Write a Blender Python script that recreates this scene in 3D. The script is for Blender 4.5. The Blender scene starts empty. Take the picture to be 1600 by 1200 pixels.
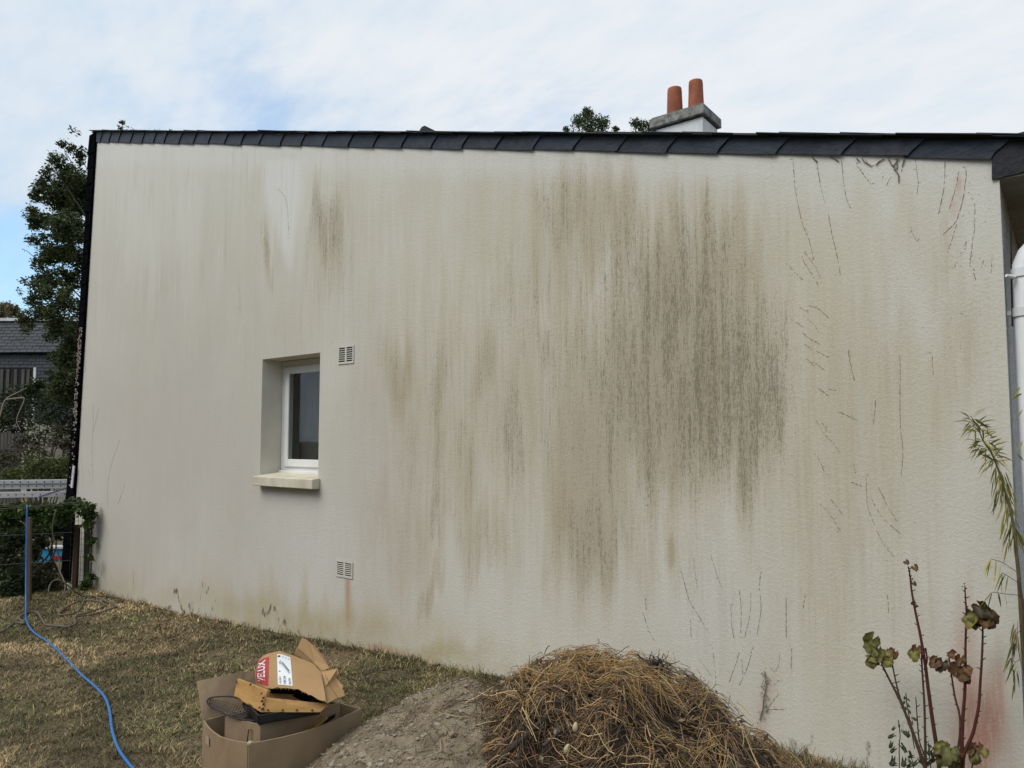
import bpy, bmesh, math, random
import numpy as np
from mathutils import Vector, Matrix
random.seed(7); RNG = np.random.default_rng(11)
PI = math.pi
scene = bpy.context.scene
C = scene.collection

# ------------------------------------------------------------------ camera
FPX, PIT, SHY, PHI, CAMH, CAMD = 1120.0, math.radians(3.7), 15.6, math.radians(37.8), 1.6, 3.904
CP = np.array([0, -CAMD, CAMH])
FW = np.array([-math.sin(PHI)*math.cos(PIT), math.cos(PHI)*math.cos(PIT), math.sin(PIT)])
RT = np.array([math.cos(PHI), math.sin(PHI), 0.0]); UP = np.cross(RT, FW)
cd = bpy.data.cameras.new('camera'); cam = bpy.data.objects.new('camera', cd); C.objects.link(cam)
cam.location = CP; cam.rotation_euler = (PI/2+PIT, 0, PHI)
cd.sensor_width = 36; cd.lens = 36*FPX/1600; cd.shift_y = SHY/1600; cd.clip_end = 3000; cd.clip_start = 0.05
scene.camera = cam
def ray(px, py): return FW + RT*(px-800)/FPX - UP*(py-600-SHY)/FPX
def PW(px, py, y=0.0):
    d = ray(px, py); return CP + d*((y-CP[1])/d[1])
def PG(px, py, z=0.0):
    d = ray(px, py); return CP + d*((z-CAMH)/d[2])
FH = np.array([-math.sin(PHI), math.cos(PHI), 0.0])
def PD(px, py, dep):
    d = ray(px, py); return CP + d*dep/(d@FH)
def PIX(P):
    v = np.asarray(P, float) - CP; dz = v@FW
    return 800+FPX*(v@RT)/dz, 600+SHY-FPX*(v@UP)/dz

# ------------------------------------------------------------------ world, sun, exposure
SUN_EL, SUN_AZ = math.radians(52), math.radians(200)     # azimuth measured clockwise from +y
w = bpy.data.worlds.new('World'); scene.world = w; w.use_nodes = True
nt = w.node_tree; nt.nodes.clear()
def N(tree, t, **kw):
    n = tree.nodes.new(t)
    for k, v in kw.items():
        if k.startswith('i_'): n.inputs[k[2:].replace('_', ' ')].default_value = v
        else: setattr(n, k, v)
    return n
def build_world():
    L = nt.links.new
    out = N(nt, 'ShaderNodeOutputWorld'); bg = N(nt, 'ShaderNodeBackground'); bg.inputs['Strength'].default_value = 0.11
    sky = N(nt, 'ShaderNodeTexSky', sky_type='NISHITA'); sky.sun_disc = False
    sky.sun_elevation = SUN_EL; sky.sun_rotation = SUN_AZ; sky.air_density = 1.0; sky.dust_density = 2.0
    tc = N(nt, 'ShaderNodeTexCoord')
    # flatten direction onto a cloud layer: (x,y)/(z+.25)
    sep = N(nt, 'ShaderNodeSeparateXYZ'); L(tc.outputs['Generated'], sep.inputs[0])
    zz = N(nt, 'ShaderNodeMath', operation='ADD'); L(sep.outputs['Z'], zz.inputs[0]); zz.inputs[1].default_value = 0.22
    zm = N(nt, 'ShaderNodeMath', operation='MAXIMUM'); L(zz.outputs[0], zm.inputs[0]); zm.inputs[1].default_value = 0.12
    dx = N(nt, 'ShaderNodeMath', operation='DIVIDE'); L(sep.outputs['X'], dx.inputs[0]); L(zm.outputs[0], dx.inputs[1])
    dy = N(nt, 'ShaderNodeMath', operation='DIVIDE'); L(sep.outputs['Y'], dy.inputs[0]); L(zm.outputs[0], dy.inputs[1])
    cmb = N(nt, 'ShaderNodeCombineXYZ'); L(dx.outputs[0], cmb.inputs[0]); L(dy.outputs[0], cmb.inputs[1])
    mp = N(nt, 'ShaderNodeMapping'); L(cmb.outputs[0], mp.inputs[0]); mp.inputs['Rotation'].default_value = (0, 0, 0.5); mp.inputs['Scale'].default_value = (1.3, 2.6, 1)
    n1 = N(nt, 'ShaderNodeTexNoise', i_Scale=0.9, i_Detail=6, i_Roughness=0.5, i_Distortion=0.6); L(mp.outputs[0], n1.inputs['Vector'])
    n2 = N(nt, 'ShaderNodeTexNoise', i_Scale=4.0, i_Detail=5, i_Roughness=0.6); L(mp.outputs[0], n2.inputs['Vector'])
    acc = N(nt, 'ShaderNodeMath', operation='MULTIPLY_ADD'); L(n1.outputs['Fac'], acc.inputs[0]); acc.inputs[1].default_value = 1.05; acc.inputs[2].default_value = 0.36
    a2 = N(nt, 'ShaderNodeMath', operation='MULTIPLY_ADD'); L(n2.outputs['Fac'], a2.inputs[0]); a2.inputs[1].default_value = 0.5; L(acc.outputs[0], a2.inputs[2])
    last = a2.outputs[0]
    for (px, py, rad, amt) in [(580, 165, 13, .22), (290, 180, 11, .16), (30, 330, 6, .2), (30, 425, 5, .42), (820, 165, 8, .12), (1450, 60, 24, -.5), (700, 20, 16, -.2), (100, 100, 11, -.1)]:
        d = ray(px, py); d = d/np.linalg.norm(d)
        vm = N(nt, 'ShaderNodeVectorMath', operation='DOT_PRODUCT'); L(tc.outputs['Generated'], vm.inputs[0]); vm.inputs[1].default_value = d
        mr = N(nt, 'ShaderNodeMapRange', interpolation_type='SMOOTHSTEP'); L(vm.outputs['Value'], mr.inputs[0])
        mr.inputs[1].default_value = math.cos(math.radians(rad)); mr.inputs[2].default_value = 1.0; mr.inputs[3].default_value = 0; mr.inputs[4].default_value = -amt
        ad = N(nt, 'ShaderNodeMath', operation='ADD'); L(last, ad.inputs[0]); L(mr.outputs[0], ad.inputs[1]); last = ad.outputs[0]
    ramp = N(nt, 'ShaderNodeMapRange', interpolation_type='SMOOTHSTEP'); L(last, ramp.inputs[0]); ramp.inputs[1].default_value = 0.60; ramp.inputs[2].default_value = 1.22
    ramp.inputs[3].default_value = 0.30; ramp.inputs[4].default_value = 1.0
    ccol = N(nt, 'ShaderNodeMix', data_type='RGBA'); d = ray(1500, 60); d = d/np.linalg.norm(d)
    vr = N(nt, 'ShaderNodeVectorMath', operation='DOT_PRODUCT'); L(tc.outputs['Generated'], vr.inputs[0]); vr.inputs[1].default_value = d
    mrr = N(nt, 'ShaderNodeMapRange', interpolation_type='SMOOTHSTEP'); L(vr.outputs['Value'], mrr.inputs[0]); mrr.inputs[1].default_value = .35; mrr.inputs[2].default_value = .98
    mrs = N(nt, 'ShaderNodeMath', operation='MULTIPLY'); L(mrr.outputs[0], mrs.inputs[0]); mrs.inputs[1].default_value = .52
    addn = N(nt, 'ShaderNodeMath', operation='MULTIPLY_ADD'); L(n2.outputs['Fac'], addn.inputs[0]); addn.inputs[1].default_value = 1.5; L(mrs.outputs[0], addn.inputs[2])
    addm = N(nt, 'ShaderNodeMath', operation='ADD'); addm.use_clamp = True; L(addn.outputs[0], addm.inputs[0]); addm.inputs[1].default_value = -.50; L(addm.outputs[0], ccol.inputs[0])
    ccol.inputs[6].default_value = (4.4, 5.3, 6.2, 1); ccol.inputs[7].default_value = (6.05, 6.25, 6.5, 1)
    skg = N(nt, 'ShaderNodeMix', data_type='RGBA', blend_type='MULTIPLY'); skg.inputs[0].default_value = 1; L(sky.outputs[0], skg.inputs[6]); skg.inputs[7].default_value = (1.2, 1.62, 1.75, 1)
    mx = N(nt, 'ShaderNodeMix', data_type='RGBA'); L(ramp.outputs[0], mx.inputs[0]); L(skg.outputs[2], mx.inputs[6]); L(ccol.outputs[2], mx.inputs[7])
    L(mx.outputs[2], bg.inputs['Color']); L(bg.outputs[0], out.inputs[0])
build_world()
sl = bpy.data.lights.new('sun', 'SUN'); sl.energy = 1.9; sl.angle = math.radians(40); sl.color = (1, 0.95, 0.88)
so = bpy.data.objects.new('sun', sl); C.objects.link(so)
sd = Vector((math.sin(SUN_AZ)*math.cos(SUN_EL), math.cos(SUN_AZ)*math.cos(SUN_EL), math.sin(SUN_EL)))
so.rotation_euler = sd.to_track_quat('Z', 'Y').to_euler()
vs = scene.view_settings; vs.view_transform = 'Standard'; vs.look = 'None'; vs.exposure = 0.35; vs.gamma = 1; vs.use_curve_mapping = False

# ------------------------------------------------------------------ helpers
def tag(o, label=None, cat=None, group=None, kind=None):
    if label: o['label'] = label
    if cat: o['category'] = cat
    if group: o['group'] = group
    if kind: o['kind'] = kind
    return o
def empty(name, loc=(0, 0, 0), label=None, cat=None, group=None):
    o = bpy.data.objects.new(name, None); C.objects.link(o); o.location = loc; o.empty_display_size = 0.1
    return tag(o, label, cat, group)
def link(name, me, m=None, parent=None, smooth=False):
    if m is not None and not me.materials: me.materials.append(m)
    if smooth: me.shade_smooth()
    o = bpy.data.objects.new(name, me); C.objects.link(o)
    if parent is not None:
        o.parent = parent
        p = parent; T = Matrix()
        chain = []
        while p: chain.append(p); p = p.parent
        for q in reversed(chain): T = T @ q.matrix_basis
        o.matrix_basis = T.inverted()        # vertices are written in world space
    return o
class MB:
    def __init__(s): s.v = []; s.f = []
    def add(s, vs, fs):
        b = len(s.v); s.v += [tuple(map(float, p)) for p in vs]; s.f += [tuple(b+i for i in f) for f in fs]; return s
    def box(s, x0, x1, y0, y1, z0, z1):
        return s.hexa([(x0,y0,z0),(x1,y0,z0),(x1,y1,z0),(x0,y1,z0),(x0,y0,z1),(x1,y0,z1),(x1,y1,z1),(x0,y1,z1)])
    def hexa(s, p): return s.add(p, [(3,2,1,0),(4,5,6,7),(0,1,5,4),(1,2,6,5),(2,3,7,6),(3,0,4,7)])
    def prism(s, poly, n):        # polygon extruded by vector n
        poly = [np.asarray(p, float) for p in poly]; n = np.asarray(n, float); k = len(poly)
        return s.add(poly+[p+n for p in poly], [tuple(range(k-1, -1, -1)), tuple(range(k, 2*k))]+[(i, (i+1) % k, k+(i+1) % k, k+i) for i in range(k)])
    def beam(s, a, b, w, h, up=(0, 0, 1)):
        a = Vector(a); b = Vector(b); d = (b-a).normalized(); u = Vector(up); r = d.cross(u)
        if r.length < 1e-4: r = d.cross(Vector((1, 0, 0)))
        r.normalize(); u = r.cross(d); r *= w/2; u *= h/2
        return s.hexa([a-r-u, a+r-u, b+r-u, b-r-u, a-r+u, a+r+u, b+r+u, b-r+u])
    def tube(s, pts, rad, k=6, cap=True):
        P = [Vector(p) for p in pts]; n = len(P)
        R = rad if isinstance(rad, (list, tuple)) else [rad]*n
        vs = []; pr = None
        for i in range(n):
            t = (P[min(i+1, n-1)]-P[max(i-1, 0)]); t = t.normalized() if t.length > 1e-9 else Vector((0, 0, 1))
            if pr is None:
                a = Vector((0, 0, 1)) if abs(t.z) < .9 else Vector((1, 0, 0)); pr = t.cross(a).normalized()
            else:
                pr = pr - t*pr.dot(t); pr = pr.normalized() if pr.length > 1e-6 else t.orthogonal().normalized()
            q = t.cross(pr)
            vs += [P[i]+(pr*math.cos(2*PI*j/k)+q*math.sin(2*PI*j/k))*R[i] for j in range(k)]
        fs = [(i*k+j, i*k+(j+1) % k, (i+1)*k+(j+1) % k, (i+1)*k+j) for i in range(n-1) for j in range(k)]
        if cap: fs += [tuple(range(k-1, -1, -1)), tuple((n-1)*k+j for j in range(k))]
        return s.add(vs, fs)
    def build(s, name, m=None, parent=None, smooth=False, bevel=0):
        me = bpy.data.meshes.new(name); me.from_pydata(s.v, [], s.f); me.update()
        if bevel:
            bm = bmesh.new(); bm.from_mesh(me)
            bmesh.ops.bevel(bm, geom=[e for e in bm.edges if e.is_manifold and e.calc_face_angle(0) > .5], offset=bevel, segments=2, affect='EDGES', profile=.5)
            bm.to_mesh(me); bm.free()
        return link(name, me, m, parent, smooth)
def np_mesh(name, V, F, m=None, parent=None, attrs=None, smooth=False):
    me = bpy.data.meshes.new(name); V = np.asarray(V, np.float32); F = np.asarray(F, np.int32); k = F.shape[1]
    me.vertices.add(len(V)); me.vertices.foreach_set('co', V.ravel())
    me.loops.add(F.size); me.loops.foreach_set('vertex_index', F.ravel())
    me.polygons.add(len(F)); me.polygons.foreach_set('loop_start', np.arange(0, F.size, k, dtype=np.int32))
    me.update(calc_edges=True); me.validate()
    for an, arr in (attrs or {}).items():
        arr = np.asarray(arr, np.float32)
        if arr.ndim == 1: a = me.attributes.new(an, 'FLOAT', 'POINT'); a.data.foreach_set('value', arr)
        else:
            if arr.shape[1] == 3: arr = np.c_[arr, np.ones(len(arr), np.float32)]
            a = me.attributes.new(an, 'FLOAT_COLOR', 'POINT'); a.data.foreach_set('color', arr.astype(np.float32).ravel())
    return link(name, me, m, parent, smooth)
def catmull(pts, n=6):
    P = [np.asarray(p, float) for p in pts]; P = [2*P[0]-P[1]]+P+[2*P[-1]-P[-2]]; out = []
    for i in range(1, len(P)-2):
        for j in range(n):
            t = j/n; a, b, c, d = P[i-1:i+3]
            out.append(.5*((2*b)+(-a+c)*t+(2*a-5*b+4*c-d)*t*t+(-a+3*b-3*c+d)*t**3))
    out.append(P[-2]); return out
def vnoise(x, y, seed=0):        # smooth value noise, 0..1
    r = np.random.default_rng(seed).random((64, 64)); x = np.asarray(x, float); y = np.asarray(y, float)
    xi = np.floor(x).astype(int); yi = np.floor(y).astype(int); fx = x-xi; fy = y-yi
    fx = fx*fx*(3-2*fx); fy = fy*fy*(3-2*fy); g = lambda a, b: r[a % 64, b % 64]
    return (g(xi, yi)*(1-fx)+g(xi+1, yi)*fx)*(1-fy)+(g(xi, yi+1)*(1-fx)+g(xi+1, yi+1)*fx)*fy
def fbm(x, y, seed=0, o=4):
    s = 0; a = .5
    for k in range(o): s = s+a*vnoise(x*2**k+17*k, y*2**k+9*k, seed+k); a *= .5
    return s

# ------------------------------------------------------------------ materials
def mat(name, c1, c2=None, scale=6, rough=.8, bump=0, bscale=None, metal=0, stretch=(1, 1, 1), spec=.3, detail=5, contrast=(.35, .65), attr=None, trans=0, dist=.01):
    m = bpy.data.materials.new(name); m.use_nodes = True; t = m.node_tree; L = t.links.new
    b = t.nodes['Principled BSDF']; b.inputs['Roughness'].default_value = rough; b.inputs['Metallic'].default_value = metal; b.inputs['Specular IOR Level'].default_value = spec
    tc = N(t, 'ShaderNodeTexCoord'); mp = N(t, 'ShaderNodeMapping'); mp.inputs['Scale'].default_value = stretch; L(tc.outputs['Object'], mp.inputs[0])
    n = N(t, 'ShaderNodeTexNoise', i_Scale=scale, i_Detail=detail, i_Roughness=.6); L(mp.outputs[0], n.inputs['Vector'])
    mr = N(t, 'ShaderNodeMapRange'); L(n.outputs['Fac'], mr.inputs[0]); mr.inputs[1].default_value, mr.inputs[2].default_value = contrast
    mx = N(t, 'ShaderNodeMix', data_type='RGBA'); L(mr.outputs[0], mx.inputs[0]); mx.inputs[6].default_value = (*c1, 1); mx.inputs[7].default_value = (*(c2 or c1), 1)
    src = mx.outputs[2]
    if attr:
        at = N(t, 'ShaderNodeAttribute', attribute_name=attr)
        mm = N(t, 'ShaderNodeMix', data_type='RGBA', blend_type='MULTIPLY'); mm.inputs[0].default_value = 1; L(src, mm.inputs[6]); L(at.outputs['Color'], mm.inputs[7]); src = mm.outputs[2]
    L(src, b.inputs['Base Color'])
    if bump:
        n2 = N(t, 'ShaderNodeTexNoise', i_Scale=bscale or scale*4, i_Detail=4, i_Roughness=.6); L(mp.outputs[0], n2.inputs['Vector'])
        bp = N(t, 'ShaderNodeBump'); bp.inputs['Strength'].default_value = bump; bp.inputs['Distance'].default_value = dist; L(n2.outputs['Fac'], bp.inputs['Height']); L(bp.outputs[0], b.inputs['Normal'])
    if trans:
        tr = N(t, 'ShaderNodeBsdfTranslucent'); L(src, tr.inputs['Color']); ms = N(t, 'ShaderNodeMixShader'); ms.inputs[0].default_value = trans
        L(b.outputs[0], ms.inputs[1]); L(tr.outputs[0], ms.inputs[2]); L(ms.outputs[0], t.nodes['Material Output'].inputs[0])
    return m
M = {}
M['slate'] = mat('slate', (.017, .024, .037), (.032, .042, .060), 9, .62, .35, 40, stretch=(1, 1, 2))
M['slate2'] = mat('slate_worn', (.009, .011, .015), (.018, .020, .026), 14, .65, .5, 50)
M['edge_slate'] = mat('edge_slate', (.003, .0032, .0045), (.006, .0065, .008), 14, 1, .3, 50, spec=0)
M['upvc'] = mat('upvc', (.80, .80, .79), (.74, .74, .72), 4, .35, 0)
M['sill'] = mat('sill_stone', (.66, .61, .50), (.50, .45, .34), 7, .85, .3, 90, stretch=(1, 1, .6))
M['reveal'] = mat('reveal_render', (.66, .63, .55), (.58, .55, .47), 3, .9, .25, 150)
M['rough_render'] = mat('roughcast', (.74, .74, .74), (.45, .45, .45), 90, .95, 1.0, 130, contrast=(.42, .58), dist=.02)
M['soffit'] = mat('soffit', (.26, .25, .22), (.17, .16, .14), 5, .85)
M['pipe'] = mat('downpipe', (.76, .77, .78), (.56, .57, .57), 5, .4, stretch=(1, 1, .3))
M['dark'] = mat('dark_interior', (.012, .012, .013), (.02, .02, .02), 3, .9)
M['curtain'] = mat('curtain', (.10, .10, .10), (.07, .07, .07), 2, .9, stretch=(12, 1, 1))
M['vent'] = mat('vent', (.60, .58, .51), (.54, .51, .44), 20, .6)
M['tendril'] = mat('tendril', (.105, .085, .063), (.27, .225, .17), 60, .95)
M['rootlight'] = mat('root_light', (.42, .36, .30), (.22, .17, .14), 60, .95)
M['chim'] = mat('chimney_render', (.66, .66, .65), (.42, .42, .41), 3.5, .9, .3, 60, stretch=(1, 1, .5), contrast=(.45, .75))
M['capc'] = mat('cap_concrete', (.10, .10, .09), (.30, .30, .28), 12, .95, .6, 40)
M['terra'] = mat('terracotta', (.37, .12, .06), (.20, .065, .035), 9, .8, .2, 40, stretch=(1, 1, .5))
M['card'] = mat('cardboard', (.335, .24, .15), (.25, .175, .105), 4, .85, .08, 60, stretch=(1, 1, .4))
M['card_new'] = mat('cardboard_fresh', (.40, .245, .115), (.36, .22, .10), 4, .8, .06, 50)
M['card_in'] = mat('cardboard_inner', (.30, .19, .095), (.25, .155, .075), 4, .85)
M['red'] = mat('red_print', (.42, .045, .05), (.38, .04, .045), 8, .7)
M['white'] = mat('white_print', (.74, .76, .76), (.70, .72, .72), 8, .6)
M['ink'] = mat('ink', (.06, .07, .08), None, 5, .7)
M['inkg'] = mat('ink_grey', (.32, .36, .40), (.45, .48, .5), 30, .7)
M['pine'] = mat('pine', (.46, .27, .095), (.36, .19, .06), 7, .55, .05, 40, stretch=(1, 1, 7))
M['pine_end'] = mat('pine_knot', (.07, .035, .015), (.10, .05, .02), 10, .7)
M['wire'] = mat('wire_black', (.012, .012, .013), (.02, .02, .02), 10, .45)
M['hose_b'] = mat('hose_blue', (.022, .125, .36), (.03, .15, .42), 20, .4)
M['hose_g'] = mat('hose_brown', (.125, .11, .08), (.08, .072, .055), 10, .6)
M['alu'] = mat('aluminium', (.55, .55, .57), (.47, .47, .49), 6, .4, metal=.25)
M['post'] = mat('weathered_post', (.13, .10, .07), (.07, .055, .04), 9, .9, .4, 50, stretch=(3, 3, .4))
M['postb'] = mat('brown_post', (.085, .045, .025), (.05, .03, .018), 9, .85, .3, 50, stretch=(3, 3, .4))
M['wiregreen'] = mat('wire_green', (.05, .07, .05), None, 5, .6)
M['bark'] = mat('bark', (.09, .075, .06), (.04, .034, .028), 14, .95, .7, 40, stretch=(1, 1, .35))
M['stemred'] = mat('stem_red', (.10, .022, .02), (.055, .022, .015), 18, .6)
M['stemdark'] = mat('stem_dark', (.055, .028, .02), (.085, .055, .035), 18, .7)
M['soil'] = mat('soil', (.27, .215, .145), (.15, .115, .075), 14, .98, .9, 60, dist=.02)
M['stone'] = mat('stone', (.34, .30, .23), (.22, .19, .14), 20, .95, .4, 80)
M['hedge_core'] = mat('hedge_core', (.02, .03, .014), (.035, .045, .02), 3, .95, .8, 8)
M['leaf'] = mat('leaf', (1, 1, 1), (.7, .7, .7), 3, .55, attr='col', trans=.25)
M['straw'] = mat('straw', (1, 1, 1), (.75, .75, .75), 8, .75, attr='col')
M['stick'] = mat('stick', (.07, .05, .038), (.035, .027, .022), 20, .95, .6, 60)
M['poolblue'] = mat('pool_blue', (.02, .24, .50), (.05, .36, .62), 5, .35)
M['planks'] = mat('plank_grey', (.11, .10, .09), (.06, .055, .05), 5, .9, stretch=(3, 3, .3))
M['nwall'] = mat('neighbour_wall', (.40, .37, .31), (.32, .30, .25), 2, .9)
M['nslate'] = mat('neighbour_slate', (.034, .037, .043), (.055, .059, .067), 1.6, .7, stretch=(1, 1, 2))
M['trim'] = mat('white_trim', (.62, .63, .64), (.5, .5, .52), 3, .6)
M['strap'] = mat('strap', (.10, .11, .16), None, 3, .8)

# ------------------------------------------------------------------ ground
BX = [-600, -40, -14, -10.2, -9.28, -8.48, -7.2, -5.1, -4.15, -3.6, -3.0, -1.2, 0, 6, 600]
BZ = [-.6, -.6, -.35, -.22, -.22, -.225, -.195, -.09, -.055, -.04, -.005, 0, 0, 0, 0]
def gz(x, y):
    b = np.interp(x, BX, BZ)
    near = np.clip(1-(np.abs(np.asarray(y)+2)/14), 0, 1)
    return b+near*(.05*(fbm(np.asarray(x)*1.1+40, np.asarray(y)*1.1+40, 3)-.47)+.03*(fbm(np.asarray(x)*5+40, np.asarray(y)*5+40, 5)-.47))
def axis(far, lo, hi, st): return np.array(sorted(set([-far, -far/3, -far/10, -60, -30, -20]+list(np.round(np.arange(lo, hi+st, st), 4))+[20, 30, 60, far/10, far/3, far])))
def lawn_mat():
    m = bpy.data.materials.new('lawn_soil'); m.use_nodes = True; t = m.node_tree; L = t.links.new; b = t.nodes['Principled BSDF']; b.inputs['Roughness'].default_value = .98; b.inputs['Specular IOR Level'].default_value = .1
    tc = N(t, 'ShaderNodeTexCoord')
    n1 = N(t, 'ShaderNodeTexNoise', i_Scale=1.2, i_Detail=5); n2 = N(t, 'ShaderNodeTexNoise', i_Scale=35, i_Detail=5, i_Roughness=.7)
    for n in (n1, n2): L(tc.outputs['Object'], n.inputs['Vector'])
    r1 = N(t, 'ShaderNodeMapRange'); L(n1.outputs['Fac'], r1.inputs[0]); r1.inputs[1].default_value = .42; r1.inputs[2].default_value = .6
    a = N(t, 'ShaderNodeMix', data_type='RGBA'); L(r1.outputs[0], a.inputs[0]); a.inputs[6].default_value = (.19, .14, .085, 1); a.inputs[7].default_value = (.12, .105, .05, 1)
    r2 = N(t, 'ShaderNodeMapRange'); L(n2.outputs['Fac'], r2.inputs[0]); r2.inputs[1].default_value = .35; r2.inputs[2].default_value = .7; r2.inputs[3].default_value = .45; r2.inputs[4].default_value = 1.3
    c = N(t, 'ShaderNodeMix', data_type='RGBA', blend_type='MULTIPLY'); c.inputs[0].default_value = 1; L(a.outputs[2], c.inputs[6]); L(r2.outputs[0], c.inputs[7]); L(c.outputs[2], b.inputs['Base Color'])
    bp = N(t, 'ShaderNodeBump'); bp.inputs['Strength'].default_value = .8; bp.inputs['Distance'].default_value = .02; L(n2.outputs['Fac'], bp.inputs['Height']); L(bp.outputs[0], b.inputs['Normal'])
    return m
def make_ground():
    xs = axis(900, -13, 3, .08); ys = axis(900, -7, 3, .08)
    X, Y = np.meshgrid(xs, ys, indexing='ij'); Z = gz(X, Y); nx, ny = X.shape
    i = np.arange((nx-1)*ny).reshape(nx-1, ny)[:, :-1].ravel()
    tag(np_mesh('ground', np.c_[X.ravel(), Y.ravel(), Z.ravel()], np.c_[i, i+ny, i+ny+1, i+1], lawn_mat(), smooth=True), kind='structure')
make_ground()

# ------------------------------------------------------------------ the house: stained gable wall
def seg(p, q, t): return np.array(p)*(1-t)+np.array(q)*t
WXR, ZB = -0.205, -0.5
wl_top, wl_bot = PW(152, 222), PW(112, 880)
def wxl(z): return np.interp(z, [wl_bot[2], wl_top[2]], [wl_bot[0], wl_top[0]])
vt_l, vt_r = PW(150, 221.5), PW(1550, 247)
SL = (vt_r[2]-vt_l[2])/(vt_r[0]-vt_l[0])
def ztop(x): return vt_l[2]+(np.asarray(x)-vt_l[0])*SL
WX0, WX1, WZ0, WZ1 = -6.03, -5.155, 1.262, 2.368    # window opening
def stain(PX, PY):
    z = np.zeros_like(PX)
    def blobs(lst):
        o = np.zeros_like(PX)
        for (cx, cy, rx, ry, s) in lst:
            d = ((PX-cx)/rx)**2+((PY-cy)/ry)**2
            o = np.maximum(o, s*np.exp(-(d*.5)**1.3))
        return o
    jx = 60*(fbm(PX/38, PY/260, 21)-.47); jy = 190*(fbm(PX/17, PY/420, 22)-.47)
    PX0, PY0 = PX, PY; PX = PX+jx*.6; PY = PY+jy
    dark = blobs([(1125,600,85,135,.92),(1185,620,40,105,.85),(1060,480,95,120,.78),(1090,390,70,80,.62),(1000,620,75,140,.72),(960,360,95,70,.42),(875,345,40,60,.5),
        (1110,720,50,45,.7),(925,850,55,80,.55),(935,560,60,120,.42),(510,355,26,48,.66),(424,395,9,42,.55),(378,430,5,55,.4),(253,468,16,26,.36),(530,410,18,60,.4),
        (622,550,22,50,.42),(692,590,14,75,.5),(757,570,14,55,.5),(750,640,130,210,.26),(980,450,190,170,.3),(845,550,14,36,.62),(803,680,20,80,.62),(735,690,16,60,.46),(686,810,13,60,.58),(716,830,14,34,.45),(668,925,18,26,.42),
        (760,860,30,60,.36),(820,470,60,90,.36),(690,720,20,50,.4),(870,620,30,120,.4),(1240,920,60,60,.24),(1260,960,50,50,.22),(640,700,14,80,.34),(920,700,40,110,.5),(730,390,40,60,.2)])
    tan = blobs([(940,360,85,75,.75),(1080,430,110,110,.8),(1040,620,150,150,.85),(920,770,55,150,.95),(760,840,40,60,.6),(625,560,28,60,.75),(757,560,18,65,.7),(690,600,20,70,.6),(840,555,22,60,.55),(740,640,130,210,.45),(720,700,90,130,.5),
        (800,540,110,160,.4),(870,430,60,120,.5),(670,925,22,26,.6),(1160,500,70,120,.6),(1000,850,120,90,.45),(425,390,10,45,.5),(520,380,34,70,.42),(1500,560,40,120,.42),(1480,400,40,90,.35),
        (1460,330,60,60,.2),(1350,540,90,110,.36),(1052,858,6,22,1.2),(650,820,70,90,.5),(880,300,60,40,.35),(840,650,120,160,.5),(760,760,120,160,.4),(1300,700,110,240,.4),(600,620,30,120,.3),(880,760,40,140,.5)])
    green = blobs([(330,410,190,130,.5),(480,450,160,130,.5),(700,380,220,170,.62),(900,420,280,220,.5),(1300,560,220,330,.75),(1450,800,160,260,.5),(480,970,130,30,1.5),(390,945,60,22,1.0),(620,1022,120,20,1.2),
        (700,640,190,260,.5),(1150,980,260,90,.4),(1250,330,220,60,.45),(560,560,60,120,.3),(850,800,260,160,.35),(200,520,70,200,.25),(1320,900,330,230,.62),(900,960,300,110,.5),(1400,420,200,180,.5),(1050,1020,300,80,.45)])
    # clean washed wedge below the verge and pale bands
    wedge = np.clip(np.minimum((PX0-405-np.clip((PY0-300)/130, 0, 1)*42)/14, (478-np.clip((PY0-300)/140, 0, 1)*20-PX0)/14), 0, 1)*np.clip((440-PY0)/25, 0, 1)*np.clip((PY0-235)/20, 0, 1)
    vb = 235+(PX0-150)*.021
    clean = np.maximum(blobs([(1420,480,55,55,.55),(1110,930,70,90,.6),(490,860,60,90,.45),(800,950,120,60,.4),(1530,330,40,70,.6),(250,300,90,90,.35),(1330,270,110,30,.6),(1530,900,50,180,.45),(950,960,100,50,.3)]), 1.15*wedge)
    clean = np.maximum(clean, .7*np.clip((1-(PY0-vb)/(32+22*fbm(PX0/40, PY0*0, 31)))*1.4, 0, 1))
    pink = blobs([(260,700,170,230,.8),(420,840,150,120,.7),(580,800,70,200,.6),(560,480,60,80,.2)])
    red = np.zeros_like(PX)
    ax = PX0-(1500-np.clip((PY0-270)/80, 0, 1)*12)
    red = np.maximum(red, .5*np.clip(1-np.abs(ax)/8, 0, 1)*np.clip((PY0-265)/20, 0, 1)*np.clip((345-PY0)/30, 0, 1))
    red = np.maximum(red, blobs([(1532,1150,28,70,.8),(1512,1070,14,80,.4),(1560,1190,20,40,.4),(1190,1100,8,24,.3)]))
    red = np.maximum(red, .75*np.clip(1-np.abs(PX0-543)/6, 0, 1)*np.clip((PY0-902)/5, 0, 1)*np.clip((1000-PY0)/75, 0, 1))
    red = np.maximum(red, .5*np.clip(1-np.abs(PY0-(1015+(PX0-600)*.17))/10, 0, 1)*np.clip(1-np.abs(PX0-605)/60, 0, 1))
    moss = blobs([(178,918,20,14,.22),(205,940,16,8,.3),(290,957,40,4,.45),(540,1004,30,5,.35),(150,895,12,30,.2),(430,985,60,4,.4),(1290,1190,120,12,.4)])
    PX, PY = PX0+jx*.3, PY0+jy*.22
    olive = blobs([(475,980,130,22,.8),(390,952,70,16,.6),(620,1024,110,16,.85),(260,935,60,16,.5),(190,915,34,28,.5),(560,1000,60,20,.6),(720,1045,80,12,.5),(1050,858,5,22,.8),(735,760,8,60,.35),(885,815,12,40,.4)])
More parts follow.
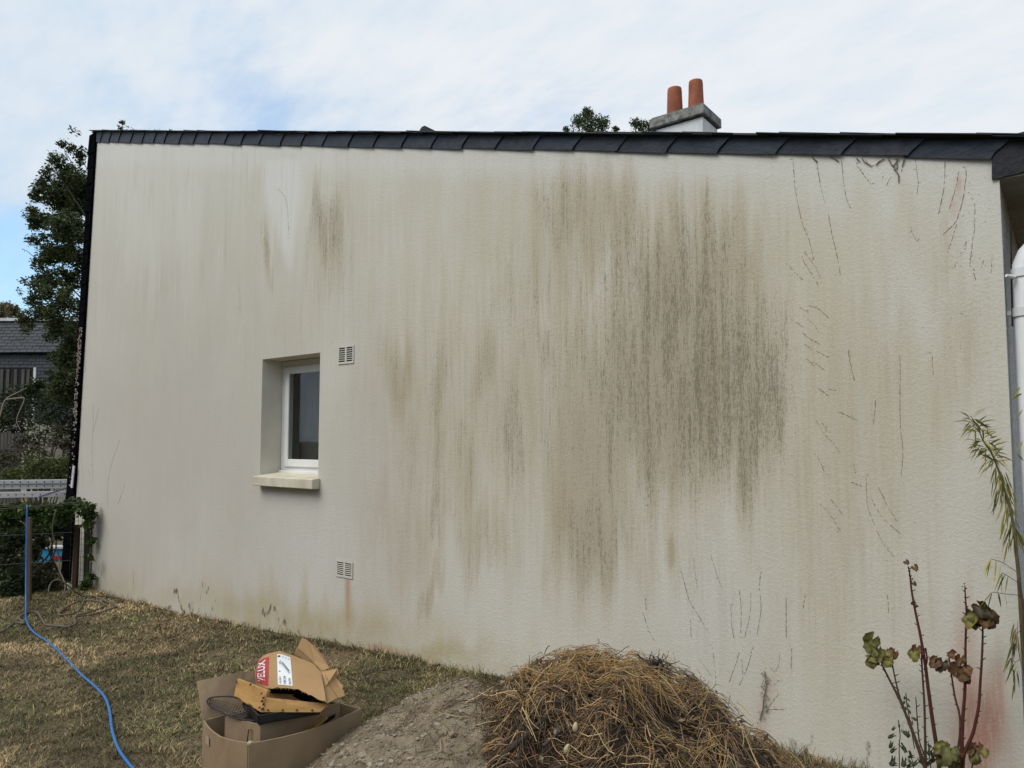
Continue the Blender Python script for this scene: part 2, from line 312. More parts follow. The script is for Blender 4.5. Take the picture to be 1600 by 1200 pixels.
    runs = blobs([(340,330,170,110,1),(560,330,120,90,.6),(250,420,120,140,.7),(700,300,150,60,.5),(480,480,120,120,.7),(1400,930,170,130,.6),(1100,960,160,80,.5),(650,640,70,200,.5)])
    return dark, tan, green, clean, pink, red, moss, olive, runs
def wall_mat():
    m = bpy.data.materials.new('stained_render'); m.use_nodes = True; t = m.node_tree; L = t.links.new; b = t.nodes['Principled BSDF']
    b.inputs['Roughness'].default_value = .92; b.inputs['Specular IOR Level'].default_value = .15
    tc = N(t, 'ShaderNodeTexCoord')
    def noise(sx, sz, detail=4, rough=.6, off=0):
        mp = N(t, 'ShaderNodeMapping'); mp.inputs['Scale'].default_value = (sx, 1, sz); mp.inputs['Location'].default_value = (off, off*.7, off*.3); L(tc.outputs['Object'], mp.inputs[0])
        n = N(t, 'ShaderNodeTexNoise', i_Scale=1, i_Detail=detail, i_Roughness=rough); L(mp.outputs[0], n.inputs['Vector']); return n.outputs['Fac']
    def math_(op, a, bb, c=None):
        n = N(t, 'ShaderNodeMath', operation=op)
        for i, v in enumerate((a, bb, c)):
            if v is None: continue
            if isinstance(v, (int, float)): n.inputs[i].default_value = v
            else: L(v, n.inputs[i])
        return n.outputs[0]
    def rng(a, lo, hi, o0=0, o1=1, smooth=True):
        n = N(t, 'ShaderNodeMapRange', interpolation_type='SMOOTHSTEP' if smooth else 'LINEAR'); L(a, n.inputs[0])
        for i, v in zip((1, 2, 3, 4), (lo, hi, o0, o1)): n.inputs[i].default_value = v
        return n.outputs[0]
    def mix(f, a, col):
        n = N(t, 'ShaderNodeMix', data_type='RGBA'); L(f, n.inputs[0]) if not isinstance(f, float) else None
        if isinstance(a, tuple): n.inputs[6].default_value = (*a, 1)
        else: L(a, n.inputs[6])
        if isinstance(col, tuple): n.inputs[7].default_value = (*col, 1)
        else: L(col, n.inputs[7])
        return n.outputs[2]
    A = {k: N(t, 'ShaderNodeAttribute', attribute_name=k).outputs['Fac'] for k in ('dark', 'tan', 'green', 'clean', 'pink', 'red', 'moss', 'olive', 'runs')}
    wide = noise(9, .7, 5, .6, 3); mid = noise(34, 1.6, 5, .65, 7); fine = noise(95, 6, 4, .7, 13); tick = noise(190, 26, 3, .65, 19); speck = noise(210, 170, 3, .6, 23); blot = noise(1.3, 1.0, 4, .6, 29); grain = noise(330, 300, 2, .6, 31)
    gran = noise(130, 75, 5, .75, 71); gmix = math_('ADD', math_('MULTIPLY', gran, .5), math_('MULTIPLY', fine, .5))
    col = mix(rng(blot, .3, .7), (.635, .62, .56), (.57, .55, .485))
    col = mix(math_('MULTIPLY', rng(mid, .45, .75), .3), col, (.47, .435, .35))
    g = math_('MULTIPLY', A['green'], math_('ADD', math_('MULTIPLY', rng(wide, .3, .7), .55), .45)); col = mix(g, col, (.525, .475, .345))
    col = mix(math_('MULTIPLY', A['pink'], .8), col, (.47, .43, .385))
    c = math_('MULTIPLY', A['clean'], math_('ADD', math_('MULTIPLY', rng(mid, .35, .6), .35), .55)); col = mix(c, col, (.66, .65, .615))
    big = rng(noise(2.2, 1.6, 3, .6, 87), .4, .62); rw = math_('MULTIPLY', math_('MULTIPLY_ADD', A['runs'], .9, .08), math_('MULTIPLY_ADD', big, .8, .2))
    rn = math_('ADD', math_('MULTIPLY', noise(13, .8, 5, .7, 83), .5), math_('MULTIPLY', noise(48, 2.2, 5, .7, 85), .5))
    col = mix(math_('MULTIPLY', rng(rn, .5, .64), math_('MULTIPLY', rw, .62)), col, (.42, .39, .31)); col = mix(math_('MULTIPLY', rng(rn, .47, .36), math_('MULTIPLY', rw, .5)), col, (.67, .655, .61))
    col = mix(math_('MULTIPLY', A['olive'], rng(noise(5, 3, 6, .7, 97), .3, .62, .2, .8)), col, (.40, .325, .165))
    # the broad tan growth: mask edge broken up by vertical streaks and grain
    st = math_('ADD', math_('MULTIPLY', wide, .45), math_('ADD', math_('MULTIPLY', mid, .4), math_('MULTIPLY', gmix, .95)))      # mean about .9
    tv = rng(math_('MULTIPLY_ADD', st, 1.0, A['tan']), 1.02, 1.72); tv = math_('MULTIPLY', tv, rng(A['tan'], .02, .35)); col = mix(math_('MULTIPLY', tv, .62), col, (.40, .325, .205))
    dv = rng(math_('MULTIPLY_ADD', st, 1.15, A['dark']), 1.25, 2.1); dv = math_('MULTIPLY', dv, rng(A['dark'], .03, .35)); col = mix(math_('MULTIPLY', dv, .50), col, (.275, .24, .165))
    tk = math_('ADD', math_('MULTIPLY', tick, .5), math_('ADD', math_('MULTIPLY', gran, .25), math_('MULTIPLY', mid, .35)))      # mean about .55
    dk = rng(math_('MULTIPLY_ADD', A['dark'], .16, tk), .64, .75); dk = math_('MULTIPLY', dk, rng(A['dark'], .04, .4)); col = mix(math_('MULTIPLY', dk, .54), col, (.125, .108, .076))
    lt = rng(noise(120, 90, 4, .7, 41), .56, .68); col = mix(math_('MULTIPLY', lt, math_('MULTIPLY', rng(A['tan'], .1, .6), .35)), col, (.52, .46, .35))
    rr = math_('MULTIPLY', A['red'], rng(fine, .2, .6, .5, 1)); col = mix(rr, col, (.42, .17, .11))
    ms = rng(math_('MULTIPLY_ADD', A['moss'], .6, noise(24, 9, 6, .75, 51)), .62, .85); col = mix(math_('MULTIPLY', ms, rng(A['moss'], .03, .25)), col, (.09, .08, .055))
    sp = rng(speck, .66, .74); col = mix(math_('MULTIPLY', sp, .22), col, (.16, .14, .11))
    L(col, b.inputs['Base Color'])
    hgt = math_('ADD', math_('MULTIPLY', grain, .6), math_('MULTIPLY', noise(70, 70, 4, .6, 61), .8))
    bp = N(t, 'ShaderNodeBump'); bp.inputs['Strength'].default_value = .55; bp.inputs['Distance'].default_value = .006; L(hgt, bp.inputs['Height']); L(bp.outputs[0], b.inputs['Normal'])
    return m
house = empty('house', (-5.0, 0, 0), 'white rendered house whose algae stained gable wall fills the picture under a slate verge', 'house')
def gable():
    us = np.concatenate([np.linspace(0, 1, 150, endpoint=False), 1+np.linspace(0, 1, 33, endpoint=False), 2+np.linspace(0, 1, 190)])
    vsr = np.concatenate([np.linspace(0, 1, 72, endpoint=False), 1+np.linspace(0, 1, 42, endpoint=False), 2+np.linspace(0, 1, 90)])
    U, V = np.meshgrid(us, vsr, indexing='ij')
    def zx(x): return np.where(V < 1, ZB+(WZ0-ZB)*V, np.where(V < 2, WZ0+(WZ1-WZ0)*(V-1), WZ1+(ztop(x)+.03-WZ1)*(V-2)))
    X = np.zeros_like(U); Z = zx(np.full_like(U, -5))
    for _ in range(3):
        xl = np.interp(Z, [-.5, 6], [wxl(-.5) if False else wl_bot[0]+.03, wl_top[0]]) if False else wxl(Z)
        X = np.where(U < 1, xl+(WX0-xl)*U, np.where(U < 2, WX0+(WX1-WX0)*(U-1), WX1+(WXR-WX1)*(U-2))); Z = zx(X)
    nx, ny = X.shape; P = np.c_[X.ravel(), np.zeros(X.size), Z.ravel()]
    ii, jj = np.meshgrid(np.arange(nx-1), np.arange(ny-1), indexing='ij')
    hole = (us[ii] >= 1) & (us[ii] < 2) & (vsr[jj] >= 1) & (vsr[jj] < 2)
    i = (ii*ny+jj)[~hole].ravel()
    px, py = PIX(P); d = dict(zip(('dark', 'tan', 'green', 'clean', 'pink', 'red', 'moss', 'olive', 'runs'), stain(px, py)))
    np_mesh('gable_wall', P, np.c_[i, i+ny, i+ny+1, i+1], wall_mat(), house, d)
gable()
# body behind the gable: facade on the right, reveals, back
MB().add([(WXR, 0, ZB), (WXR, 10, ZB), (WXR, 10, 2.80), (WXR, 0, 2.80)], [(0, 1, 2, 3)]).build('facade_wall', M['rough_render'], house)
MB().add([(wl_bot[0], 0.002, ZB), (wl_top[0], 0.002, float(ztop(wl_top[0]))), (wl_top[0], 10, float(ztop(wl_top[0]))), (wl_bot[0], 10, ZB)], [(0, 1, 2, 3)]).build('rear_wall', M['reveal'], house)
# reveals
DR = .22
rv = MB()
rv.add([(WX0, 0, WZ0), (WX0, 0, WZ1), (WX0, DR+.1, WZ1), (WX0, DR+.1, WZ0)], [(0, 1, 2, 3)])
rv.add([(WX1, 0, WZ0), (WX1, 0, WZ1), (WX1, DR+.1, WZ1), (WX1, DR+.1, WZ0)], [(3, 2, 1, 0)])
rv.add([(WX0, 0, WZ1), (WX1, 0, WZ1), (WX1, DR+.1, WZ1), (WX0, DR+.1, WZ1)], [(0, 1, 2, 3)])
rv.add([(WX0, 0, WZ0), (WX1, 0, WZ0), (WX1, DR+.1, WZ0), (WX0, DR+.1, WZ0)], [(3, 2, 1, 0)])
rv.build('window_reveal', M['reveal'], house)
# window
win = MB()
fx0, fx1, fz0, fz1, yf = WX0+.003, WX1-.003, WZ0+.003, WZ1-.003, DR
def frame(mb, x0, x1, z0, z1, l, r, bt, tp, y0, y1):
    mb.box(x0, x0+l, y0, y1, z0, z1); mb.box(x1-r, x1, y0, y1, z0, z1); mb.box(x0+l, x1-r, y0, y1, z0, z0+bt); mb.box(x0+l, x1-r, y0, y1, z1-tp, z1)
frame(win, fx0, fx1, fz0, fz1, .085, .085, .10, .07, yf, yf+.07)
wo = win.build('window', M['upvc'], house, bevel=.004)
sash = MB(); sx0, sx1, sz0, sz1 = fx0+.07, fx1-.07, fz0+.085, fz1-.06
frame(sash, sx0, sx1, sz0, sz1, .062, .062, .072, .07, yf-.018, yf-.0005)
sash.build('sash', M['upvc'], wo, bevel=.005)
MB().box(fx0+.02, fx1-.02, yf-.035, yf-.0015, fz0+.004, fz0+.05).build('bottom_rail', M['upvc'], wo, bevel=.004)
gm = bpy.data.materials.new('window_glass'); gm.use_nodes = True; gb = gm.node_tree.nodes['Principled BSDF']
gb.inputs['Base Color'].default_value = (.9, .95, .95, 1); gb.inputs['Roughness'].default_value = .02; gb.inputs['Transmission Weight'].default_value = 1; gb.inputs['IOR'].default_value = 1.35
MB().box(sx0+.06, sx1-.06, yf-.006, yf-.002, sz0+.07, sz1-.068).build('pane', gm, wo)
MB().box(WX0+.02, WX1+.5, yf+.9, yf+.92, WZ0-.5, WZ1+.2).build('room_back', M['dark'], house)
MB().box(WX0-.4, WX0-.38, yf+.1, yf+.9, WZ0-.5, WZ1+.2).build('room_side', M['dark'], house)
cb = MB(); cx0 = sx0+.06
k = 8; pts = [(cx0-.02+.26*i/k, yf+.16+.012*math.sin(i*2.4), 0) for i in range(k+1)]
cb.add([(x, y, z) for z in (WZ0+.05, WZ1-.05) for x, y, _ in pts], [(i, i+1, k+2+i, k+1+i) for i in range(k)])
cb.build('curtain', M['curtain'], wo, smooth=True)
# sill
sa, sb_ = PW(395, 742, -.07)[0], WX1+.0
sl0 = MB().hexa([(-6.20, -.075, 1.165), (-5.20, -.075, 1.165), (-5.20, .21, 1.165), (-6.20, .21, 1.165), (-6.20, -.075, 1.262), (-5.20, -.075, 1.262), (-5.20, .21, 1.285), (-6.20, .21, 1.285)])
sl0 = MB()
sl0.hexa([(-6.025, -.085, 1.182), (-5.125, -.085, 1.182), (-5.125, -.001, 1.182), (-6.025, -.001, 1.182), (-6.025, -.085, 1.266), (-5.125, -.085, 1.266), (-5.125, -.001, 1.276), (-6.025, -.001, 1.276)])
sl0.build('window_sill', M['sill'], house, bevel=.006)
MB().hexa([(WX0+.002, -.0005, 1.2645), (WX1-.002, -.0005, 1.2645), (WX1-.002, yf-.001, 1.2645), (WX0+.002, yf-.001, 1.2645), (WX0+.002, -.0005, 1.276), (WX1-.002, -.0005, 1.276), (WX1-.002, yf-.001, 1.30), (WX0+.002, yf-.001, 1.30)]).build('sill_top', M['sill'], house)
# vents
for (x0, x1, z0, z1) in ((-4.905, -4.70, 2.245, 2.395), (-4.885, -4.675, .468, .60)):
    v = MB(); v.box(x0, x1, -.003, -.001, z0, z1); vo = v.build('vent_grille', M['dark'], house)
    f = MB(); frame(f, x0, x1, z0, z1, .014, .014, .018, .010, -.007, -.0005); f.box((x0+x1)/2-.010, (x0+x1)/2+.010, -.0066, -.0035, z0+.016, z1-.008); f.build('vent_frame', M['vent'], vo)
    n = 7
    for i in range(1, n):
        z = z0+.016+(z1-z0-.024)*i/n
        s_ = MB(); s_.hexa([(x0+.012, -.0062, z-.0035), (x1-.012, -.0062, z-.0035), (x1-.012, -.0035, z-.0025), (x0+.012, -.0035, z-.0025), (x0+.012, -.0062, z+.0025), (x1-.012, -.0062, z+.0025), (x1-.012, -.0035, z+.0035), (x0+.012, -.0035, z+.0035)])
        s_.build('vent_slat', M['vent'], vo)
# verge slates
SLATES = [M['slate'], mat('slate_b', (.013, .019, .031), (.028, .037, .054), 7, .55, .4, 30, stretch=(1, 1, 2)), mat('slate_c', (.020, .026, .038), (.040, .048, .063), 16, .65, .5, 60)]
jb = [120+x/3.333 for x in (85, 127, 173, 222, 285, 345, 405, 460, 538, 613, 690, 775, 860, 955, 1065, 1172, 1285, 1418)]+[584.5, 628.7, 675, 722.8, 775.6, 833.7, 896, 966, 1042, 1121.6, 1212.6, 1314.6, 1419, 1548]
jx = [PW(p, 222+(p-150)*.019)[0] for p in jb]
jx[0] = PW(146, 222)[0]
def zv(x): return float(ztop(x))                        # bottom edge of the verge slates
VH_L, VH_R = .118, .074
def vh(x): return float(np.interp(x, [-10, -.2], [VH_L, VH_R]))
MB().hexa([(jx[0], .001, zv(jx[0])+.01), (jx[-1], .001, zv(jx[-1])+.01), (jx[-1], .05, zv(jx[-1])+.01), (jx[0], .05, zv(jx[0])+.01),
           (jx[0], .001, zv(jx[0])+vh(jx[0])), (jx[-1], .001, zv(jx[-1])+vh(jx[-1])), (jx[-1], .05, zv(jx[-1])+vh(jx[-1])), (jx[0], .05, zv(jx[0])+vh(jx[0]))]).build('verge_board', M['edge_slate'], house)
for i in range(len(jx)-1):
    a, b = jx[i], jx[i+1]; t = .006; hh = vh(b); off = min(.09, .35*(b-a)+.02); rag = random.uniform(-.006, .006)
    # right end: slanted, dog-eared joint lapping over the next slate; left end tucked under the previous one
    ys0, ys1 = -.010, -.024                                   # left edge lies back, right edge proud
    poly = [(a-.02, zv(a-.02)-.004+rag), (b, zv(b)-.006+rag), (b+.016, zv(b)+hh*.22), (b+off*.85, zv(b)+hh*.8), (b+off, zv(b+off)+hh+.01), (a+.0, zv(a)+vh(a)+.01)]
    def yy(x): return ys0+(ys1-ys0)*(x-a+.02)/(b+off-a+.02)+random.uniform(-.001, .001)
    F = [(x, yy(x), z) for x, z in poly]; Bk = [(x, y+t, z) for x, y, z in F]; n = 6
    MB().add(F+Bk, [tuple(range(n)), tuple(range(2*n-1, n-1, -1))]+[(k, k+n, (k+1) % n+n, (k+1) % n) for k in range(n)]).build('verge_slate', random.choice(SLATES), house)
# eave end: one larger slate hanging lower, then soffit, gutter
ex = jx[-1]; e1 = .34
ep = [(PW(1550, 243)[0], PW(1550, 243)[2]), (PW(1550, 282)[0], PW(1550, 282)[2]), (PW(1600, 270)[0], PW(1600, 270)[2]), (e1, 2.76), (e1, 2.90), (0, 2.99), (ex+.08, zv(ex)+vh(ex)+.01)]
F = [(x, -.013, z) for x, z in ep]; n = len(ep)
MB().prism(F, (0, .008, 0)).build('eave_slate', M['slate2'], house)
MB().box(WXR+.001, e1-.004, -.004, 10, 2.79, 2.80).build('soffit', M['soffit'], house)
MB().box(e1-.003, e1+.02, -.004, 10, 2.76, 2.90).build('fascia_board', M['soffit'], house)
# roof slab and its ragged slate edge
def zr(x): return zv(x)+vh(x)
rl, rr_ = jx[0]-.02, e1+.04
rf = MB().hexa([(rl, -.02, zr(rl)-.0), (rr_, -.02, zr(rr_)-.0), (rr_, 10, zr(rr_)), (rl, 10, zr(rl)), (rl, -.02, zr(rl)+.01), (rr_, -.02, zr(rr_)+.01), (rr_, 10, zr(rr_)+.01), (rl, 10, zr(rl)+.01)]).build('roof', M['slate2'], house)
x = rl
while x < rr_-.05:
    wd = random.uniform(.24, .34)
    for L_ in range(2):
        a, b = x+L_*.12, min(x+L_*.12+wd+.06, rr_+.02); y0 = -.055+random.uniform(-.008, .008); z0 = .0105+L_*.006
        tl = random.uniform(.001, .010)
        MB().hexa([(a, y0, zr(a)+z0+tl), (b, y0+random.uniform(-.004, .004), zr(b)+z0), (b, y0+.3, zr(b)+z0), (a, y0+.3, zr(a)+z0+tl), (a, y0+.003, zr(a)+z0+tl+.006), (b, y0, zr(b)+z0+.006), (b, y0+.3, zr(b)+z0+.006), (a, y0+.3, zr(a)+z0+tl+.006)]).build('roof_slate', M['slate2'], house)
    x += wd
# a ridge tile end poking over the verge
q = PW(684, 206, .1); MB().tube([(q[0]-.06, .0, q[2]-.02), (q[0]-.06, .5, q[2]-.02)], .05, 10).build('ridge_tile', M['slate2'], house)
# vertical slate cladding strip down the far left edge
edge = [(143, 204), (137, 330), (131, 450), (124, 560), (117, 660), (108, 760), (103, 840), (99, 905)]
ezs = [PW(*p) for p in edge]
def exl(z):
    zz = [p[2] for p in ezs][::-1]; return float(np.interp(z, zz, [p[0] for p in ezs][::-1]))
z = zv(wl_top[0])+vh(-10)+.01; kx = 0
while z > -.2:
    h_ = random.uniform(.17, .23); zb = z-h_-.04; jit = random.uniform(-.012, .012); y0 = -.03
    xr0, xr1 = float(wxl(min(z, wl_top[2]))), float(wxl(zb))
    MB().hexa([(exl(zb)+jit, y0-.006, zb), (xr1-.0, y0-.006, zb), (xr1-.0, y0, zb), (exl(zb)+jit, y0, zb), (exl(z)+jit, y0+.006, z), (xr0, y0+.006, z), (xr0, y0+.012, z), (exl(z)+jit, y0+.012, z)]).build('cladding_slate', M['edge_slate'], house)
    z -= h_
MB().hexa([(exl(-.3), -.02, -.3), (float(wxl(-.3)), -.02, -.3), (float(wxl(-.3)), .3, -.3), (exl(-.3), .3, -.3), (exl(5.6)+.02, -.02, 5.6), (float(wxl(5.5)), -.02, 5.6), (float(wxl(5.5)), .3, 5.6), (exl(5.6)+.02, .3, 5.6)]).build('cladding_board', M['edge_slate'], house)
a = PW(115.5, 728, -.045); b = PW(112, 762, -.045); MB().beam(a, b, .05, .012, (0, 1, 0)).build('edge_trim', M['trim'], house)
# pale root residue on the cladding
def dashes(mb, pl, w_, y, on=(.02, .06), off=(.005, .03), wob=.004, th=.003):
    P = [np.asarray(p, float) for p in pl]
    for a, b in zip(P[:-1], P[1:]):
        L_ = np.linalg.norm(b-a)
        if L_ < 1e-6: continue
        d = (b-a)/L_; nrm = np.array([-d[2], 0, d[0]]); s = random.uniform(0, .01)
        while s < L_:
            e = min(L_, s+random.uniform(*on)); ww = w_*random.uniform(.5, 1.15); o = nrm*random.uniform(-wob, wob); o2 = nrm*random.uniform(-wob, wob)
            A, B_ = a+d*s+o, a+d*e+o2; q = [A-nrm*ww*.3, (A+B_)/2-nrm*ww/2, B_-nrm*ww*.25, B_+nrm*ww*.25, (A+B_)/2+nrm*ww/2, A+nrm*ww*.3]
            mb.prism([(p[0], y, p[2]) for p in q][::-1], (0, th*.9, 0))
            s = e+random.uniform(*off)
rs = MB()
for i in range(260):
    py = 515+140*random.random()**1.1 if i < 200 else random.uniform(640, 760); t = random.random()
    zc = PW(120, py)[2]; xl, xr = exl(zc), float(wxl(zc)); x_ = xl+.05+(xr-xl-.05)*(t if py < 650 else .4+.6*t)
    a = np.array([x_, -.045, zc]); d = np.array([random.uniform(-.02, .02), random.uniform(-.01, .0), random.uniform(-.025, .025)]); rs.tube([a, a+d], [.008, .004], 4)
tag(rs.build('root_residue', M['rootlight'], house), kind='stuff')
# dark dotted traces of old ivy on the render
IV = []
def pl(sc, ox, oy, *ls):
    for l in ls: IV.append([(ox+l[i]/sc, oy+l[i+1]/sc) for i in range(0, len(l), 2)])
pl(3, 1200, 220, (118,88,125,200,140,300,165,400,195,470,215,560), (225,85,240,170,255,250,268,290), (283,340,300,440,320,520,340,630), (345,90,355,200,370,280,390,320), (415,115,450,160,485,205), (600,80,612,190), (580,160,555,210), (635,85,625,150),
   (690,85,700,160,705,200,698,250), (830,90,825,220,800,345), (895,135,880,220,850,320), (930,135,920,240,885,370,820,440), (885,390,860,470,840,525), (968,280,970,380,960,470,945,590), (670,400,680,440,700,470), (95,580,130,620,165,650), (160,550,195,610,235,675),
   (170,520,215,580,245,640), (145,780,190,805), (105,835,165,872), (160,897,200,930,243,955), (190,770,240,790,285,830), (180,830,215,860,238,900), (170,950,205,980), (225,985,285,1015), (175,1015,215,1055), (215,1035,265,1075), (230,1155,280,1195), (275,1160,320,1170),
   (375,975,385,1040,405,1125), (617,1000,620,1100,617,1190), (770,1000,775,1100), (1050,540,1045,620), (960,610,975,650), (505,115,540,88), (440,85,480,115), (430,80,415,110), (560,85,590,120), (600,110,580,130), (535,190,540,165), (290,80,330,95), (1000,600,1010,560), (870,600,885,570), (920,520,930,470), (205,78,225,92))
pl(3, 1200, 600, (230,15,285,55), (365,85,385,105), (505,70,495,190), (618,0,620,190,632,310,625,430), (225,170,265,235,300,270,340,325), (255,180,275,220), (230,335,265,410,285,440), (240,555,290,610,340,690), (290,535,350,610), (460,430,465,560,495,650,540,745,590,810), (515,480,560,570,605,645),
   (490,550,540,630,620,700), (400,370,410,420), (85,1000,85,1190), (560,980,565,1070), (390,460,440,480), (330,130,420,170))
pl(3, 900, 600, (490,870,505,920,530,1010,570,1080,625,1170), (550,810,560,900,570,960), (630,800,660,890,685,960), (310,1060,340,1150,365,1200), (325,1000,330,1060), (765,960,775,1060,770,1190), (820,970,815,1080,790,1190), (870,870,860,950,868,1060,845,1190), (725,1030,730,1130,740,1190), (535,1100,540,1190), (985,990,985,1190), (1075,980,1065,1050))
pl(5.714, 940, 1010, (990,0,1005,150,1020,290,1000,370,960,440), (870,110,920,180,975,260), (640,40,660,170), (560,80,630,160), (1230,50,1200,150,1140,320), (1340,30,1320,130,1270,260,1230,350), (1250,100,1260,250), (1590,60,1580,170,1540,230), (1150,430,1130,520,1110,580), (1580,420,1500,530), (1590,300,1540,340), (1360,690,1290,740), (1640,560,1480,565), (1700,0,1690,200))
pl(2.609, 0, 540, (380,240,380,330,375,430,380,560), (490,380,455,480,440,560,440,660), (510,565,480,650), (330,460,340,560), (405,250,380,350), (360,510,365,530), (350,80,352,180), (545,920,545,1000))
pl(3.2, 120, 200, (1005,300,1050,370,1060,550))
iv = MB()
for l in IV:
    dep = 1
    pts = [PW(*p) for p in catmull([np.array(q_) for q_ in l], 3)]; r_ = np.linalg.norm(pts[0]-CP); wd = random.uniform(.0020, .0037) if r_ < 5.5 else .0036
    dashes(iv, pts, wd, -.0012, on=(.01, .09) if r_ < 5.5 else (.02, .08), off=(.003, .022), wob=.0014, th=.0011)
    for p in pts[::2]:
        if random.random() < .5: e_ = p+np.array([random.uniform(-.02, .02), 0, random.uniform(-.006, .02)]); dashes(iv, [p, (p+e_)/2+np.array([.003, 0, .002]), e_], wd*.7, -.0012, on=(.006, .02), off=(.002, .01), wob=.001, th=.0011)
for i in range(420):
    if i < 200: px_, py_ = random.gauss(1520, 25), random.uniform(265, 560)
    elif i < 340: px_, py_ = random.uniform(1230, 1560), random.uniform(300, 900)
    else: px_, py_ = random.gauss(1180, 60), random.uniform(1000, 1140)
    a = PW(px_, py_); s = random.uniform(.0012, .0036)
    if a[0] < WXR-.01: dashes(iv, [a, a+np.array([random.uniform(-s, s), 0, s*1.6])], s*1.0, -.0012, on=(.01, .02), th=.0011)
tag(iv.build('ivy_trace', M['tendril'], house), kind='stuff')
# thicker dried ivy twigs still hanging from the verge
tw = MB()
for l in [(505,115,520,98,545,84), (440,82,455,100,485,118), (600,82,606,120,596,135), (565,82,580,112,595,122), (640,85,630,118), (415,82,430,96), (205,74,220,90,232,96), (290,72,318,88,330,98), (590,130,612,160,612,195), (585,118,602,100,612,84)]:
    pts = [PW(1200+l[i]/3, 220+l[i+1]/3, -.006) for i in range(0, len(l), 2)]; tw.tube(catmull(pts, 4), .0028, 4)
tag(tw.build('ivy_twig', M['tendril'], house), kind='stuff')
# dried ivy stem with bits of leaf low on the wall
vn = MB(); l = (1455,220,1465,300,1465,380,1445,480,1440,560,1410,660); pts = catmull([PW(940+l[i]/5.714, 1010+l[i+1]/5.714, -.008) for i in range(0, len(l), 2)], 4); vn.tube(pts, .003, 4)
for p in pts:
    c_ = np.array(p)+[random.uniform(-.02, .02), -.006, random.uniform(-.015, .015)]; s = random.uniform(.004, .009)
    vn.add([c_+[-s, 0, 0], c_+[0, -.004, -s], c_+[s, 0, .2*s], c_+[0, .002, s]], [(0, 1, 2, 3)])
vn.build('dried_ivy_stem', M['tendril'], house)
# facade bits: cable, clip, downpipe
MB().tube([PW(1580, 345, .06), PW(1580.5, 430, .06), PW(1582, 510, .06)], .004, 6).build('cable', M['wire'], house)
q = PW(1574, 431, -.0); MB().tube([(q[0]-.004, -.010, q[2]), (q[0]+.024, .02, q[2]-.006)], [.007, .010], 10).build('cable_clip', M['pipe'], house)
px_, py_ = -.128, .07; pr = .050
dp = MB().tube(catmull([(e1-.08, .30, 2.74), (.12, .22, 2.62), (-.03, .13, 2.53), (px_, py_, 2.42)], 5)[:-1]+[(px_, py_, 2.40), (px_, py_, 1.2), (px_, py_, -.1)], pr, 20).build('downpipe', M['pipe'], house, smooth=True)
for z in (2.36, 2.18, .9):
    MB().tube([(px_, py_, z-.02), (px_, py_, z+.02)], pr+.006, 20).build('pipe_collar', M['pipe'], dp, smooth=False)
MB().box(WXR+.002, px_, py_-.012, py_+.012, 2.17, 2.19).build('pipe_bracket', M['pipe'], dp)
g = MB(); k = 10; ring = [(e1+.02+.06-.06*math.cos(PI*i/k), 2.86-.06*math.sin(PI*i/k)) for i in range(k+1)]
g.add([(x, y, z) for y in (0, 10) for x, z in ring], [(i, i+1, k+2+i, k+1+i) for i in range(k)]); g.build('gutter', M['pipe'], house, smooth=True)
# chimney
cy = 4.0
xa, xb = PW(1014, 187, cy)[0], PW(1100, 168, cy)[0]
def solve_y(px, py, X):
    lo, hi = cy, cy+4
    for _ in range(40):
        m_ = (lo+hi)/2
        if PW(px, py, m_)[0] < X: hi = m_
        else: lo = m_
    return lo
cyb = cy+.55
ct, cm = PW(1100, 158, cy)[2], PW(1100, 176, cy)[2]
ch = MB().box(xa+.075, xb-.04, cy+.05, cyb-.05, 3.0, cm-.02).build('chimney', M['chim'], house)
cp = MB(); cp.box(xa, xb, cy, cyb, cm, ct-.02); cp.box(xa+.02, xb-.02, cy+.02, cyb-.02, ct-.0195, ct)
cp.build('chimney_cap', M['capc'], ch, bevel=.012)
for (pxa, top, bot) in ((1054, 139, 173), (1087, 127.5, 160)):
    ccy = (cy+cyb)/2; c0 = PW(pxa, top, ccy); zt = c0[2]; zb_ = ct-.02
    rr = (PW(pxa+9.6, top+3, ccy)-PW(pxa-9.6, top+3, ccy)); r0 = np.linalg.norm(rr)/2
    prof = [(1.30, 0), (1.22, .05), (1.14, .3), (1.05, .8), (1.04, .9), (1.0, .97), (.97, 1.0), (.80, 1.0), (.80, .6)]
    kk = 24; mb = MB(); mb.add([(c0[0]+r0*f_*math.cos(2*PI*j/kk), ccy+r0*f_*math.sin(2*PI*j/kk), zb_+(zt-zb_)*h_) for f_, h_ in prof for j in range(kk)], [(i*kk+j, i*kk+(j+1) % kk, (i+1)*kk+(j+1) % kk, (i+1)*kk+j) for i in range(len(prof)-1) for j in range(kk)])
    mb.build('chimney_pot', M['terra'], ch, smooth=True)

